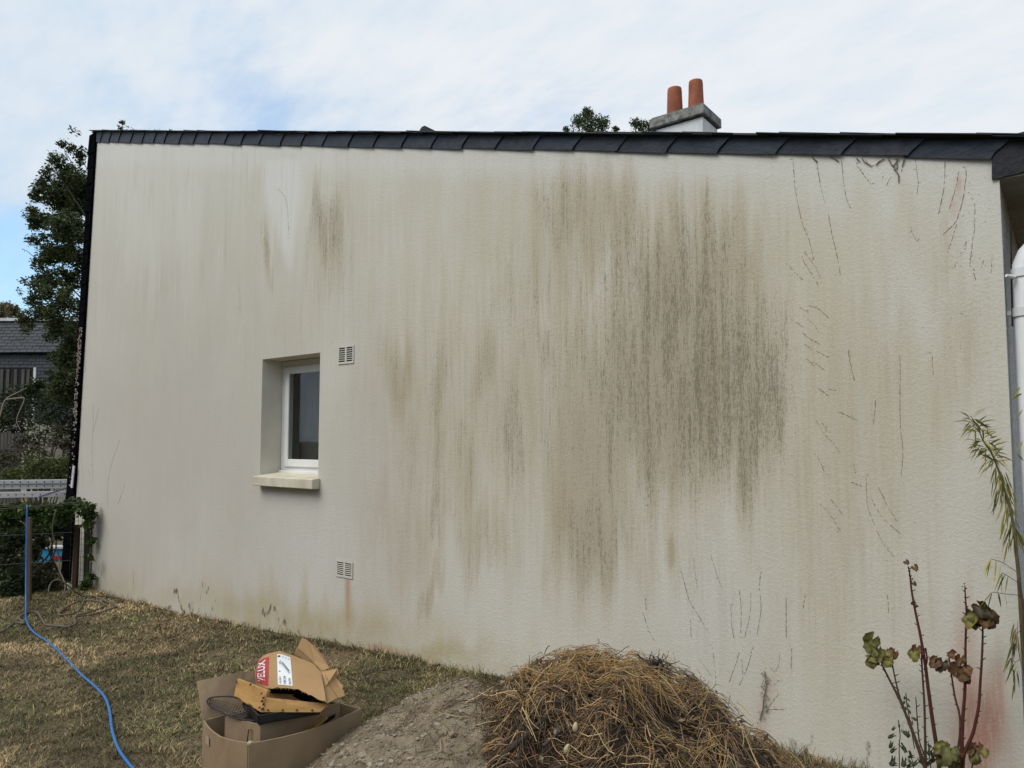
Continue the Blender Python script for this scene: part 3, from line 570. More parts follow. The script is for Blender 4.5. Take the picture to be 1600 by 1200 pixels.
# ------------------------------------------------------------------ foliage helpers
GREENS = dict(oak=[(.045, .07, .022), (.075, .10, .032), (.032, .05, .018), (.11, .12, .04)], hedge=[(.03, .048, .02), (.046, .066, .026), (.065, .085, .032)],
              lime=[(.09, .12, .025), (.06, .09, .025), (.12, .13, .03)], vine=[(.06, .10, .022), (.04, .07, .02), (.09, .13, .03)], yellow=[(.20, .15, .06), (.14, .12, .05), (.08, .09, .03)], brown=[(.11, .09, .05), (.07, .06, .035), (.05, .055, .025)])
def leaf_cloud(name, clumps, n, size, pal, parent, aspect=.55, kind='stuff', flat=.0, rng=RNG):
    """clumps: list of (centre, rx, ry, rz, weight)"""
    W = np.array([c[4] for c in clumps], float); W /= W.sum(); idx = rng.choice(len(clumps), n, p=W)
    cen = np.array([c[0] for c in clumps], float)[idx]; rad = np.array([c[1:4] for c in clumps], float)[idx]
    d = rng.normal(size=(n, 3)); d /= np.linalg.norm(d, axis=1)[:, None]; rr = rng.random(n)**.45
    pos = cen+d*rad*rr[:, None]*(1+.25*rng.normal(size=(n, 1))*.5)
    a = rng.normal(size=(n, 3)); a[:, 2] = a[:, 2]*.6-flat; a /= np.linalg.norm(a, axis=1)[:, None]
    b = np.cross(a, rng.normal(size=(n, 3))); b /= np.linalg.norm(b, axis=1)[:, None]; nn = np.cross(a, b)
    s = (size*(.6+.8*rng.random(n)))[:, None]
    tip, base = pos+a*s, pos-a*s*.2; l, r = pos+a*s*.35+b*s*aspect*.5+nn*s*.12, pos+a*s*.35-b*s*aspect*.5+nn*s*.12
    V = np.stack([base, r, tip, l], 1).reshape(-1, 3); i = np.arange(n)*4
    F = np.concatenate([np.c_[i, i+1, i+2], np.c_[i, i+2, i+3]])
    p = np.array(pal)[rng.integers(0, len(pal), n)]*(.75+.5*rng.random((n, 1)))
    o = np_mesh(name, V, F, M['leaf'], parent, {'col': np.repeat(p, 4, 0)})
    if kind: o['kind'] = kind
    return o
def clump_px(lst, dep, thick=.8):
    out = []
    for (px, py, r, w_) in lst:
        rm = r*dep/FPX; out.append((PD(px, py, dep+random.uniform(-thick, thick)*.6), rm, rm, rm, w_))
    return out
def tree(name, lab, cat, base, crown, n, size, pal, trunk_r, parent=None, group=None, limbs=8, straight=False):
    t = empty(name, base, lab, cat, group)
    tops = [c[0] for c in crown]; top = max(tops, key=lambda p: p[2]); mid = np.mean(tops, 0)
    if straight: mid = np.array([base[0], base[1], mid[2]])
    tr = catmull([base, seg(base, (mid[0], mid[1], (base[2]+mid[2])/2), .8), seg(base, mid, .8), (mid[0], mid[1], mid[2]-.1)], 5)
    MB().tube(tr, [trunk_r*(1-.8*i/(len(tr)-1)) for i in range(len(tr))], 9).build('trunk', M['bark'], t, smooth=True)
    lm = MB()
    for c in random.sample(crown, min(limbs, len(crown))):
        s = tr[random.randint(len(tr)//3, len(tr)-3)]; e = np.array(c[0]); m_ = seg(s, e, .5)+[0, 0, .15]
        pp = catmull([s, m_, e], 4); lm.tube(pp, [trunk_r*.2*(1-.75*i/(len(pp)-1)) for i in range(len(pp))], 5)
    lm.build('limbs', M['bark'], t, smooth=True)
    leaf_cloud('crown', crown, n, size, pal, t)
    return t
# oak beyond the left edge of the house
dep = 17
lst = [(118,205,8,.3),(98,225,10,.5),(125,240,16,1.2),(90,250,14,1),(75,275,16,1),(110,275,24,2),(60,300,16,1),(90,310,26,2.4),(125,320,24,2),(48,325,9,.5),(62,345,20,1.6),(100,355,28,2.6),(40,335,6,.2),(50,375,12,.7),(80,395,22,2),(115,400,24,2),
       (55,420,8,.35),(75,435,20,1.3),(110,440,22,1.6),(38,440,8,.35),(65,455,18,1.2),(95,470,22,1.4),(125,480,18,1),(48,470,12,.7),(60,490,18,1.2),(95,505,24,1.6),(38,500,14,1.1),(42,515,10,.6),(120,525,24,1.4),(105,560,26,1.6),(80,525,14,.7),(118,600,28,1.8),(95,610,26,1.4),(150,300,40,2),(160,420,44,2),(150,550,44,2),(32,455,7,.2),(36,390,4,.1)]
crown = []
for (c0, r1, r2, r3, w_) in clump_px(lst, dep, 1.6):
    for k_ in range(7):
        dv_ = np.array([random.gauss(0, 1) for _ in range(3)]); dv_ *= random.uniform(.35, 1.15)*r1/np.linalg.norm(dv_); rr_k = r1*random.uniform(.22, .5)
        crown.append((c0+dv_, rr_k, rr_k, rr_k, w_*rr_k**2))
    crown.append((c0, r1*.85, r1*.85, r1*.85, w_*r1**2*.9))
ob = PD(190, 800, dep); ob[2] = float(gz(ob[0], ob[1]))
tree('oak_tree', 'tall dark green oak rising beyond the left edge of the house', 'tree', ob, crown, 60000, .064, GREENS['oak'], .14, limbs=10, straight=True)
# tops of trees behind the roof
dep = 16
for (lst, lab, n_) in ([[(918,178,9,1),(905,190,13,1.4),(925,193,18,2),(942,195,13,1.2),(885,203,6,.3),(962,202,6,.4),(915,225,34,4),(915,172,5,.3)], 'larger leafy tree top showing over the roof left of the chimney', 3600],
                 [[(993,193,9,1),(1005,198,11,1.2),(1018,198,9,.9),(1000,225,26,3)], 'small leafy tree top peeping over the roof against the chimney', 1800],
                 [[(191,191,4,.5),(188,200,4,.4),(200,215,20,2),(270,214,10,1.4),(250,218,14,1)], 'thin twig tip of a tree poking above the left end of the roof', 500]):
    cr = clump_px(lst, dep, .8); b_ = PD(lst[0][0], 800, dep+1); b_[2] = float(gz(b_[0], b_[1]))
    tree('leafy_tree', lab, 'tree', b_, cr, n_, .05, GREENS['oak'][:2]+GREENS['lime'][1:2], .12, limbs=4, group='trees behind the roof')
# far autumn bush over neighbour roof
cr = clump_px([(8,482,12,1),(20,486,11,1),(-8,485,14,1),(2,496,16,1),(30,495,10,.5)], 36, 1)
b_ = PD(8, 700, 36); b_[2] = -.6
tree('autumn_tree', 'yellowing distant tree showing above the neighbour slate roof', 'tree', b_, cr, 1800, .13, GREENS['yellow'], .18, limbs=3)
# tall hedge mirrored in the pane, added behind the viewer to block low sky
hb = []
for i in range(40): hb.append(((-17+i*.62, -10.5+random.uniform(-.5, .5), random.uniform(.6, 5.6)), 1.3, 1.0, 1.2, 1))
hd = empty('sky_block_hedge', (-5, -10.5, 0)); hd['kind'] = 'stuff'
leaf_cloud('hedge_leaves', hb, 9000, .22, GREENS['hedge'], hd)
MB().hexa([(-17, -11.3, -.2), (8, -11.3, -.2), (8, -10.4, -.2), (-17, -10.4, -.2), (-17, -11.1, 5.2), (8, -11.1, 4.8), (8, -10.6, 4.8), (-17, -10.6, 5.2)]).build('hedge_core', M['hedge_core'], hd)
# shrubs between the gardens
def shrub(name, lab, dep, lst, n, size, pal, thick=.8, cat='shrub', aspect=.55, flat=0):
    cr = clump_px(lst, dep, thick); bx, by = np.mean([c[0][0] for c in cr]), np.mean([c[0][1] for c in cr]); bz = float(gz(bx, by))
    t = empty(name, (bx, by, bz), lab, cat)
    s = MB()
    for c in cr:
        e = np.array(c[0]); s.tube(catmull([(bx+random.uniform(-.2, .2), by+random.uniform(-.2, .2), bz), seg((bx, by, bz), e, .5)+np.array([random.uniform(-.1, .1), random.uniform(-.1, .1), 0]), e], 4), [.02, .018, .016, .014, .012, .010, .008, .006, .004], 5)
    s.build('branches', M['bark'], t); leaf_cloud('foliage', cr, n, size, pal, t, aspect=aspect, flat=flat)
    return t
shrub('dark_shrub', 'tall dark shrub in front of the neighbour house window', 19, [(20,625,24,1),(60,620,24,1),(95,630,26,1),(30,655,28,1),(75,655,28,1),(110,670,24,1),(15,680,24,1),(50,690,20,.6),(110,560,22,1),(120,600,26,1),(85,590,16,.5),(0,650,24,1),(45,610,12,.6),(60,600,10,.4)], 7000, .085, GREENS['hedge'], 1.2)
shrub('bright_shrub', 'bright yellow green bush just above the aluminium ladder', 13, [(55,728,18,1),(80,730,18,1),(100,726,14,1),(40,740,18,1),(70,745,20,1),(20,742,14,.6),(95,745,16,1),(10,748,14,.5)], 4200, .045, GREENS['lime'])
shrub('olive_shrub', 'loose brownish shrub between the bright bush and the neighbour house', 15, [(85,690,14,.4),(105,695,12,.7),(25,715,20,1),(5,720,18,1),(50,705,12,.4),(110,715,14,.8),(70,708,10,.3),(90,670,10,.3),(35,690,12,.4)], 1800, .06, GREENS['brown'])
shrub('dark_hedge', 'dense dark hedge behind the post with the blue hose', 8.9, [(10,850,22,1),(25,880,24,1),(5,900,26,1),(20,915,22,1),(30,840,14,1),(12,820,16,.8),(28,905,20,1),(-15,870,30,1),(35,925,10,.6),(0,930,14,.8),(15,935,10,.5),(-60,880,32,1),(-115,885,34,1),(-170,890,36,1)], 10500, .045, GREENS['hedge'], .5, cat='hedge')
shrub('dry_shrub', 'low half dry shrub under the pool between fence posts', 8.8, [(62,905,13,1),(80,905,14,1),(70,920,14,1),(55,925,12,1),(88,925,13,1),(98,928,9,.7),(60,890,10,.5),(75,885,9,.5),(66,930,10,.6)], 3000, .035, GREENS['brown']+GREENS['hedge'][1:], .3)
shrub('shade_shrub', 'dark leafy shrub growing behind the wire fence above the pool', 10.2, [(60,835,14,1),(80,825,14,1),(65,850,10,.8),(95,825,10,.6),(50,860,8,.6),(45,830,10,.7),(55,870,7,.5),(90,838,7,.4)], 2600, .045, GREENS['hedge'], .4)
# bare pale twigs on the dark shrub
for (l, lab) in (((0,650,8,625,30,612,42,606), 'bare pale twig bending over the dark shrub at the picture edge'), ((10,624,28,622,38,624,26,655,32,672), 'bare forked pale twig hanging down over the dark shrub')):
    pts = catmull([PD(l[i], l[i+1], 17.2) for i in range(0, len(l), 2)], 5); o = MB().tube(pts, [.016-.010*i/(len(pts)-1) for i in range(len(pts))], 6).build('bare_branch', M['rootlight']); tag(o, lab, 'branch')

# ------------------------------------------------------------------ neighbour house
def n_house():
    D0 = 27.0
    o = empty('neighbour_house', PD(20, 800, D0), 'grey slate roofed neighbour house far behind the trees on the left', 'house')
    # facade runs square to our view, slightly turned
    r = np.array([RT[0], RT[1], 0]); f = FH
    def P(px, py, back=0): return PD(px, py, D0)+f*back
    zt, zm, zb = P(0, 497)[2], P(0, 551)[2], P(0, 574)[2]; zg = -.7
    c0 = P(0, 600); c0 = np.array([c0[0], c0[1], 0])
    def Q(u, z, back=0): return c0+r*u+f*back+np.array([0, 0, z])
    u0, u1 = -6.0, 4.6
    zw = P(0, 660)[2]
    # slanted slate skirt: courses of slates
    rows = []
    def courses(z0, z1, b0, b1, ua, ub, name):
        mb = MB(); n = max(1, int(round((z1-z0)/.125)))
        for i in range(n):
            za = z0+(z1-z0)*i/n; zc = z0+(z1-z0)*(i+1.25)/n; ba = b0+(b1-b0)*i/n-.012; bc = b0+(b1-b0)*(i+1.25)/n+.012
            u = ua-(.14 if i % 2 else 0)
            while u < ub:
                e = min(u+.285, ub); s = max(u, ua); dz = random.uniform(-.008, .008); dy = random.uniform(-.006, .006)
                if e-s > .04: mb.add([Q(s+.006, za+dz, ba+dy), Q(e-.006, za+dz, ba+dy), Q(e-.006, zc, bc), Q(s+.006, zc, bc), Q(s+.006, za+dz, ba+dy+.012), Q(e-.006, za+dz, ba+dy+.012)], [(0, 1, 2, 3), (0, 4, 5, 1)])
                u += .29
        return mb
    rf = MB().add([Q(u0, zm, .01), Q(u1, zm, .01), Q(u1, zt, .62), Q(u0, zt, .62), Q(u0, zt, 8), Q(u1, zt, 8), Q(u0, zm, 8), Q(u1, zm, 8)], [(0, 1, 2, 3), (3, 2, 5, 4), (1, 7, 5, 2), (0, 3, 4, 6)]).build('roof', M['nslate'], o)
    tag(courses(zm+.02, zt-.03, .0, .58, u0, u1, 's').build('roof_slates', M['nslate'], rf), kind='stuff')
    MB().hexa([Q(u0, zt-.02, .5), Q(u1, zt-.02, .5), Q(u1, zt-.02, .8), Q(u0, zt-.02, .8), Q(u0, zt+.09, .5), Q(u1, zt+.09, .5), Q(u1, zt+.09, .8), Q(u0, zt+.09, .8)]).build('roof_coping', M['trim'], rf)
    wl = MB().add([Q(u0, zg, .12), Q(u1, zg, .12), Q(u1, zm, .12), Q(u0, zm, .12), Q(u1, zg, 8), Q(u1, zm, 8)], [(0, 1, 2, 3), (1, 4, 5, 2)]).build('wall', M['nwall'], o)
    MB().hexa([Q(u0, zm-.05, -.05), Q(u1, zm-.05, -.05), Q(u1, zm-.05, .13), Q(u0, zm-.05, .13), Q(u0, zm+.012, -.05), Q(u1, zm+.012, -.05), Q(u1, zm+.012, .13), Q(u0, zm+.012, .13)]).build('eave_board', M['edge_slate'], o)
    tag(courses(zb, zm-.06, .06, .09, u0, u1, 't').build('wall_slates', M['nslate'], wl), kind='stuff')
    uw1 = 50*D0/FPX; tag(courses(zw, zb-.01, .06, .06, uw1+.12, u1, 't').build('wall_slates', M['nslate'], wl), kind='stuff')
    wn = MB().hexa([Q(u0+.5, zw+.2, .07), Q(uw1, zw+.2, .07), Q(uw1, zw+.2, .115), Q(u0+.5, zw+.2, .115), Q(u0+.5, zb-.01, .07), Q(uw1, zb-.01, .07), Q(uw1, zb-.01, .115), Q(u0+.5, zb-.01, .115)]).build('window', M['dark'], o)
    u = -.3
    while u < uw1-.1:
        MB().hexa([Q(u, zw+.25, .04), Q(u+.11, zw+.25, .04), Q(u+.11, zw+.25, .06), Q(u, zw+.25, .06), Q(u, zb-.06, .04), Q(u+.11, zb-.06, .04), Q(u+.11, zb-.06, .06), Q(u, zb-.06, .06)]).build('curtain_fold', M['planks'], wn); u += random.uniform(.16, .3)
    MB().hexa([Q(uw1+.02, zw, .02), Q(uw1+.11, zw, .02), Q(uw1+.11, zw, .058), Q(uw1+.02, zw, .058), Q(uw1+.02, zb, .02), Q(uw1+.11, zb, .02), Q(uw1+.11, zb, .058), Q(uw1+.02, zb, .058)]).build('window_frame', M['trim'], wn)
n_house()
# grey plank screen at picture edge
ps = empty('plank_fence', PD(10, 745, 18), 'grey upright plank fence low behind the shrubs at the left', 'fence')
for i in range(9):
    a = PD(-12+i*5.4, 745, 18); t_ = PD(-12+i*5.4, 676+random.uniform(-2, 2), 18); MB().beam((a[0], a[1], t_[2]-1.9), t_, .075, .025, (FH[0], FH[1], 0)).build('plank', M['planks'], ps)
a, b = PD(-16, 700, 18.06), PD(38, 700, 18.06); MB().beam(a, b, .03, .08).build('rail', M['planks'], ps)
# pale garden wall glimpsed between shrubs
a, b = PD(52, 720, 20.5), PD(112, 720, 20.5); zt_ = PD(80, 668, 20.5)[2]
gw = MB().prism([(a[0], a[1], -.7), (b[0], b[1], -.7), (b[0], b[1], zt_), (a[0], a[1], zt_)], FH*.2).build('garden_wall', M['nwall']); tag(gw, 'pale rendered garden wall glimpsed between the shrubs', 'wall')
# pool
pd_ = 11.4
pool = empty('pool', PD(75, 880, pd_), 'small blue garden pool with a white rim behind the wire fence', 'pool')
a, b = PD(48, 861, pd_), PD(125, 861, pd_); zt_, zb_ = PD(80, 857, pd_)[2], PD(80, 886, pd_)[2]
def slab(name, m, a, b, z0, z1, d0, d1, par): return MB().prism([np.array([a[0], a[1], z0])+FH*d0, np.array([b[0], b[1], z0])+FH*d0, np.array([b[0], b[1], z1])+FH*d0, np.array([a[0], a[1], z1])+FH*d0], FH*(d1-d0)).build(name, m, par)
slab('front_wall', M['poolblue'], a, b, zb_, zt_, 0, .06, pool); slab('back_wall', M['poolblue'], a, b, zb_, zt_, 1.8, 1.86, pool)
slab('rim', M['trim'], a, b, zt_+.001, zt_+.035, -.03, .12, pool); slab('rear_rim', M['trim'], a, b, zt_+.001, zt_+.055, 1.75, 1.9, pool)
slab('water', M['poolblue'], a, b, zt_-.09, zt_-.08, .062, 1.798, pool)
for i, px in enumerate((82, 85.2, 88.4, 91.6, 95)):     # red printed letters, too small to read
    q0 = PD(px, 875, pd_-.03); q1 = PD(px+2.2, 868.5, pd_-.03)
    MB().prism([(q0[0], q0[1], q0[2]), (q1[0], q1[1], q0[2]), (q1[0], q1[1], q1[2]), (q0[0], q0[1], q1[2])], FH*.02).build('red_lettering', M['red'], pool)
slab('lower_stripe', M['trim'], PD(60, 880, pd_-.02), PD(100, 880, pd_-.02), zb_-.05, zb_+.045, 0, .015, pool)

# ------------------------------------------------------------------ fence with posts, vine, ladder
def post(px, y0, y1, dep, wd, m, lab, tilt=0):
    a = PD(px, y1, dep); t = PD(px+tilt, y0, dep); a[2] = min(a[2], float(gz(a[0], a[1]))-.02)
    tag(MB().beam(a, t, wd, wd*.9, (FH[0], FH[1], 0)).build('wooden_post', m, bevel=.004), lab, 'post', 'posts of the wire fence')
post(46, 808, 935, 8.25, .038, M['post'], 'thin grey wooden post beside the hanging blue hose')
post(117, 820, 915, 8.9, .055, M['postb'], 'short dark brown wooden post leaning on the slate edge of the wall', 4)
post(135, 828, 905, 9.0, .05, M['post'], 'weathered fence post under the vine close to the white wall', 1)
a = PD(145, 925, 9.0); t = PD(145.5, 788, 9.0); tag(MB().tube([(a[0], a[1], a[2]-.1), t], .015, 8).build('metal_post', M['wiregreen']), 'thin green metal fence post at the end of the vine', 'post')
wf = empty('wire_fence', PD(100, 910, 8.8), 'fine wire mesh fence between the posts at the end of the wall', 'fence')
wm = MB(); A0, A1 = PD(108, 905, 8.95), PD(147, 905, 8.95); zt_ = PD(120, 795, 8.95)[2]; z0_ = A0[2]-.1
for i in range(8):
    p = seg(A0, A1, i/7); wm.tube([(p[0], p[1], z0_), (p[0], p[1], zt_)], .0025, 4)
for i in range(14):
    z = z0_+(zt_-z0_)*i/13; wm.tube([(A0[0], A0[1], z), (A1[0], A1[1], z)], .002, 4)
wm.build('wire_mesh', M['wiregreen'], wf)
B0, B1 = PD(-30, 900, 8.3), PD(110, 900, 8.7); wm = MB()
for i in range(3):
    z = PD(60, 790+i*45, 8.5)[2]; wm.tube([(B0[0], B0[1], z), (B1[0], B1[1], z)], .003, 4)
wm.build('line_wire', M['wiregreen'], wf)
vine = empty('climbing_vine', PD(130, 925, 8.8), 'green climbing vine trailing along the top of the wire fence', 'vine')
pts = catmull([PD(141, 920, 8.85), PD(143, 860, 8.85), PD(140, 800, 8.8), PD(120, 786, 8.7), PD(80, 790, 8.6), (PD(40, 793, 8.5)), PD(-10, 796, 8.4)], 5); MB().tube(pts, .008, 5).build('vine_stem', M['bark'], vine)
leaf_cloud('vine_leaves', clump_px([(130,792,12,1),(115,786,11,1),(140,805,9,.8),(138,820,8,.5),(143,845,6,.4),(141,870,5,.2),(100,795,12,1),(85,797,13,1),(70,795,12,1),(55,798,13,1),(40,798,12,1),(25,798,14,1),(10,800,14,1),(0,796,12,.8),(60,812,14,.8),(80,812,13,.8),(100,808,10,.7),(20,815,14,.7),(145,790,4,.2),(142,900,8,.35),(132,915,9,.4)], 8.75, .12), 2600, .05, GREENS['vine'], vine, aspect=.75, flat=.6)
# ladder lying on its side
ld = empty('ladder', PD(50, 764, 9.6), 'aluminium extension ladder stored on its side above the hedge', 'ladder')
def rail(y0, y1, off, nm):
    a0, a1 = PD(-60, y0+(2 if y0 < 760 else 3), 9.6+off), PD(105.5, y0, 9.6+off); hgt = (y1-y0)*9.6/FPX
    for p in (a0, a1): p[2] -= hgt/2
    return MB().beam(a0, a1, .028, hgt, (0, 0, 1)).build(nm, M['alu'], ld, bevel=.003)
ra = rail(749, 754.5, 0, 'rail'); rb = rail(755.2, 763, .02, 'rail'); rc = rail(767, 776, .0, 'rail'); rd = rail(749, 757, .30, 'rail'); re_ = rail(767, 776, .30, 'rail')
for i in range(12):
    px = -44+i*12.6
    for (y_, off) in ((752.4+(105-px)*.012, 0), (759.2+(105-px)*.014, .02), (771.8+(105-px)*.016, 0)):
        c_ = PD(px+(6 if y_ > 765 else 0), y_, 9.585+off-.001)
        MB().tube([c_, c_+FH*.30], .009, 8).build('rung', M['dark'], ld)
a = PD(106, 762, 9.55); b = PD(60, 777, 9.55); MB().beam(a, b, .004, .02).build('strap', M['strap'], ld)

# ------------------------------------------------------------------ hoses
def on_ground(px, py, up=.024):
    p = PG(px, py, -.1)
    for _ in range(5): p = PG(px, py, float(gz(p[0], p[1]))+up)
    return p
def hose(name, m, lab, pts, r):
    tag(MB().tube(catmull(pts, 7), r, 8).build(name, m, smooth=True), lab, 'hose')
G = on_ground
hose('blue_hose', M['hose_b'], 'thin bright blue hose hanging from the post and snaking over the lawn', [PD(42.5, 789, 8.15), PD(42, 800, 8.12), PD(41.2, 850, 8.05), PD(40.5, 900, 7.95), PD(40.5, 945, 7.75), G(41, 968), G(52, 987), G(75, 1003), G(100, 1026), G(125, 1052), G(150, 1074), G(164, 1090), G(171, 1110), G(175, 1140), G(184, 1168), G(197, 1188), G(212, 1206), G(240, 1240)], .0082)
hose('garden_hose', M['hose_g'], 'dull brown garden hose lying in tangled loops by the wall end', [G(-12, 992), G(8, 984), G(22, 973), G(38, 974), G(30, 966), G(36, 960), G(48, 956), G(58, 957), G(66, 968), G(72, 976), G(90, 978), G(108, 979), G(118, 974), G(116, 966), G(122, 963), G(145, 960), G(165, 954), G(181, 947), G(160, 937), G(145, 931), G(134, 932), G(128, 945), G(120, 956), G(105, 960), G(92, 960), G(100, 951), G(120, 941), G(135, 938), G(155, 940), G(163, 946), G(150, 953), G(130, 959), G(120, 961)], .0095)
hose('garden_hose', M['hose_g'], 'dull grey hose falling from the fence top into a standing ring', [PD(88, 797, 8.6), PD(83, 815, 8.6), PD(82, 832, 8.6), PD(88, 855, 8.6), PD(93, 875, 8.6), PD(92, 888, 8.5), PD(98, 903, 8.4), PD(102, 915, 8.3), PD(99, 928, 8.2), PD(90, 938, 8.15), PD(80, 936, 8.15), PD(76, 924, 8.15), PD(80, 911, 8.2), PD(90, 906, 8.2), PD(102, 912, 8.25), PD(115, 922, 8.3), G(130, 932), G(150, 931), G(175, 932), G(192, 937), G(186, 941), G(170, 942)], .0085)
q = PD(108.5, 916, 8.6); mb = MB(); bmv = []
for i in range(14): bmv.append(q+np.array([random.uniform(-.035, .035), random.uniform(-.035, .035), random.uniform(-.05, .05)]))
bm = bmesh.new(); [bm.verts.new(v) for v in bmv]; bmesh.ops.convex_hull(bm, input=bm.verts); me = bpy.data.meshes.new('plastic_scrap'); bm.to_mesh(me); bm.free()
tag(link('plastic_scrap', me, M['upvc']), 'small crumpled white plastic scrap at the foot of the fence', 'litter')

# ------------------------------------------------------------------ soil heap and straw heap
SC = PD(943, 1100, 3.15)[:2]; DC = PD(722, 1100, 3.22)[:2]
fr = RT[:2]; ff = FH[:2]
def h_straw(x, y):
    d = np.hypot(np.asarray(x)-SC[0], np.asarray(y)-SC[1]); th = np.arctan2(np.asarray(y)-SC[1], np.asarray(x)-SC[0])
    R = .885*(1+.06*np.sin(3*th+1)+.04*np.sin(7*th)); q = np.clip(d/R, 0, 1.3)
    return .60*(1-q**2.1)+.25*(fbm(np.asarray(x)*5+9, np.asarray(y)*5+9, 8)-.47)+.05*(vnoise(np.asarray(x)*14+9, np.asarray(y)*14+9, 9)-.5)*np.clip(1.2-q, 0, 1)
def h_soil(x, y):
    dx, dy = np.asarray(x)-DC[0], np.asarray(y)-DC[1]; u = dx*fr[0]+dy*fr[1]; v = dx*ff[0]+dy*ff[1]
    q = np.sqrt((u/np.where(u < 0, .92, 1.0))**2+(v/np.where(v < 0, 1.3, .85))**2)
    return .53*(1-np.clip(q, 0, 1.2)**1.25)+.11*(fbm(np.asarray(x)*7+3, np.asarray(y)*7+3, 12)-.47)+.02*(fbm(np.asarray(x)*30+3, np.asarray(y)*30+3, 14)-.47)
def heap(name, fn, c, R, m, par, st=.02):
    g_ = np.arange(-R, R+st, st); X, Y = np.meshgrid(c[0]+g_, c[1]+g_, indexing='ij'); Z = np.maximum(fn(X, Y), -.12); Z = np.where(Y > -.02, -.2, Z); nx = len(g_); i = np.arange((nx-1)*nx).reshape(nx-1, nx)[:, :-1].ravel()
    return np_mesh(name, np.c_[X.ravel(), Y.ravel(), Z.ravel()], np.c_[i, i+nx, i+nx+1, i+1], m, par, smooth=True)
soil = empty('soil_heap', (*DC, 0), 'grey brown heap of stony soil between the cardboard box and the straw', 'soil heap')
heap('soil', h_soil, DC, 1.25, M['soil'], soil)
straw = empty('straw_heap', (*SC, 0), 'tall heap of dry straw and old stalks in front of the stained wall', 'straw heap')
M['compost'] = mat('compost', (.045, .03, .018), (.02, .013, .009), 16, .98, .9, 50)
heap('heap_core', lambda x, y: h_straw(x, y)-.03, SC, 1.05, M['compost'], straw)
def rock(c, s, seedd=None):
    bm = bmesh.new(); bmesh.ops.create_icosphere(bm, subdivisions=1, radius=1)
    sc = [random.uniform(.6, 1.3), random.uniform(.6, 1.2), random.uniform(.4, .8)]
    for v in bm.verts:
        v.co *= random.uniform(.78, 1.15); v.co = Vector((v.co.x*sc[0], v.co.y*sc[1], v.co.z*sc[2]))*s
    rot = Matrix.Rotation(random.uniform(0, 6), 3, 'Z') @ Matrix.Rotation(random.uniform(-.5, .5), 3, 'X')
    for v in bm.verts: v.co = rot @ v.co+Vector(c)
    V = [tuple(v.co) for v in bm.verts]; F = [tuple(v.index for v in f.verts) for f in bm.faces]; bm.free(); return V, F
def soil_pt(px, py):
    lo, hi = 1.5, 5.0
    for d_ in np.arange(2.0, 4.6, .02):
        p = PD(px, py, d_)
        if p[2] < float(h_soil(p[0], p[1])): return p
    return PG(px, py, .1)
def straw_pt(px, py):
    for d_ in np.arange(1.8, 4.6, .02):
        p = PD(px, py, d_)
        if p[2] < float(h_straw(p[0], p[1])): return p
    return None
for (px, py, s) in [(536,1180,14),(541,1186,9),(567,1182,15),(521,1196,16),(545,1170,10),(584,1153,7),(601,1149,7),(626,1142,8),(637,1139,7),(645,1134,8),(625,1150,7),(640,1186,13),(596,1197,11),(612,1190,9),(579,1196,12),(508,1200,14),(557,1165,9),(660,1150,7),(683,1133,9),(669,1138,8),(604,1165,8),(620,1175,9),(586,1172,8),(655,1170,8),(574,1158,7),(700,1120,7),(716,1090,7),(671,1117,5),(652,1117,5),(532,1196,9)]:
    p = soil_pt(px, min(py, 1215)); V, F = rock(p, s*3.0/FPX*.62); MB().add(V, F).build('stone', M['stone'], soil)
gr = MB()
for i in range(2600):
    u, v = random.gauss(-.25, .42), random.gauss(-.25, .4); x, y = DC[0]+fr[0]*u+ff[0]*v, DC[1]+fr[1]*u+ff[1]*v; z = float(h_soil(x, y))
    if z < .02: continue
    s = random.uniform(.003, .008)*(1.7 if random.random() < .08 else 1)
    c_ = Vector((x, y, z+s*.3)); e = [Vector((random.uniform(.5, 1.2)*s*sx, 0, 0)) for sx in (1, -1)]+[Vector((0, random.uniform(.5, 1.2)*s*sx, 0)) for sx in (1, -1)]+[Vector((0, 0, random.uniform(.4, .9)*s))]
    R3 = Matrix.Rotation(random.uniform(0, 6), 3, 'Z'); gr.add([c_+R3 @ q for q in e], [(0, 2, 4), (2, 1, 4), (1, 3, 4), (3, 0, 4)])
tag(gr.build('gravel', M['stone'], soil), kind='stuff')
cl = MB()
for i in range(900):
    u, v = random.gauss(-.05, .5), random.gauss(-.1, .42); x, y = DC[0]+fr[0]*u+ff[0]*v, DC[1]+fr[1]*u+ff[1]*v; z = float(h_soil(x, y))
    if z > .02: V, F = rock((x, y, z), random.uniform(.004, .016)*(1 if random.random() < .85 else 1.7)); cl.add(V, F)
tag(cl.build('soil_clods', M['soil'], soil), kind='stuff')
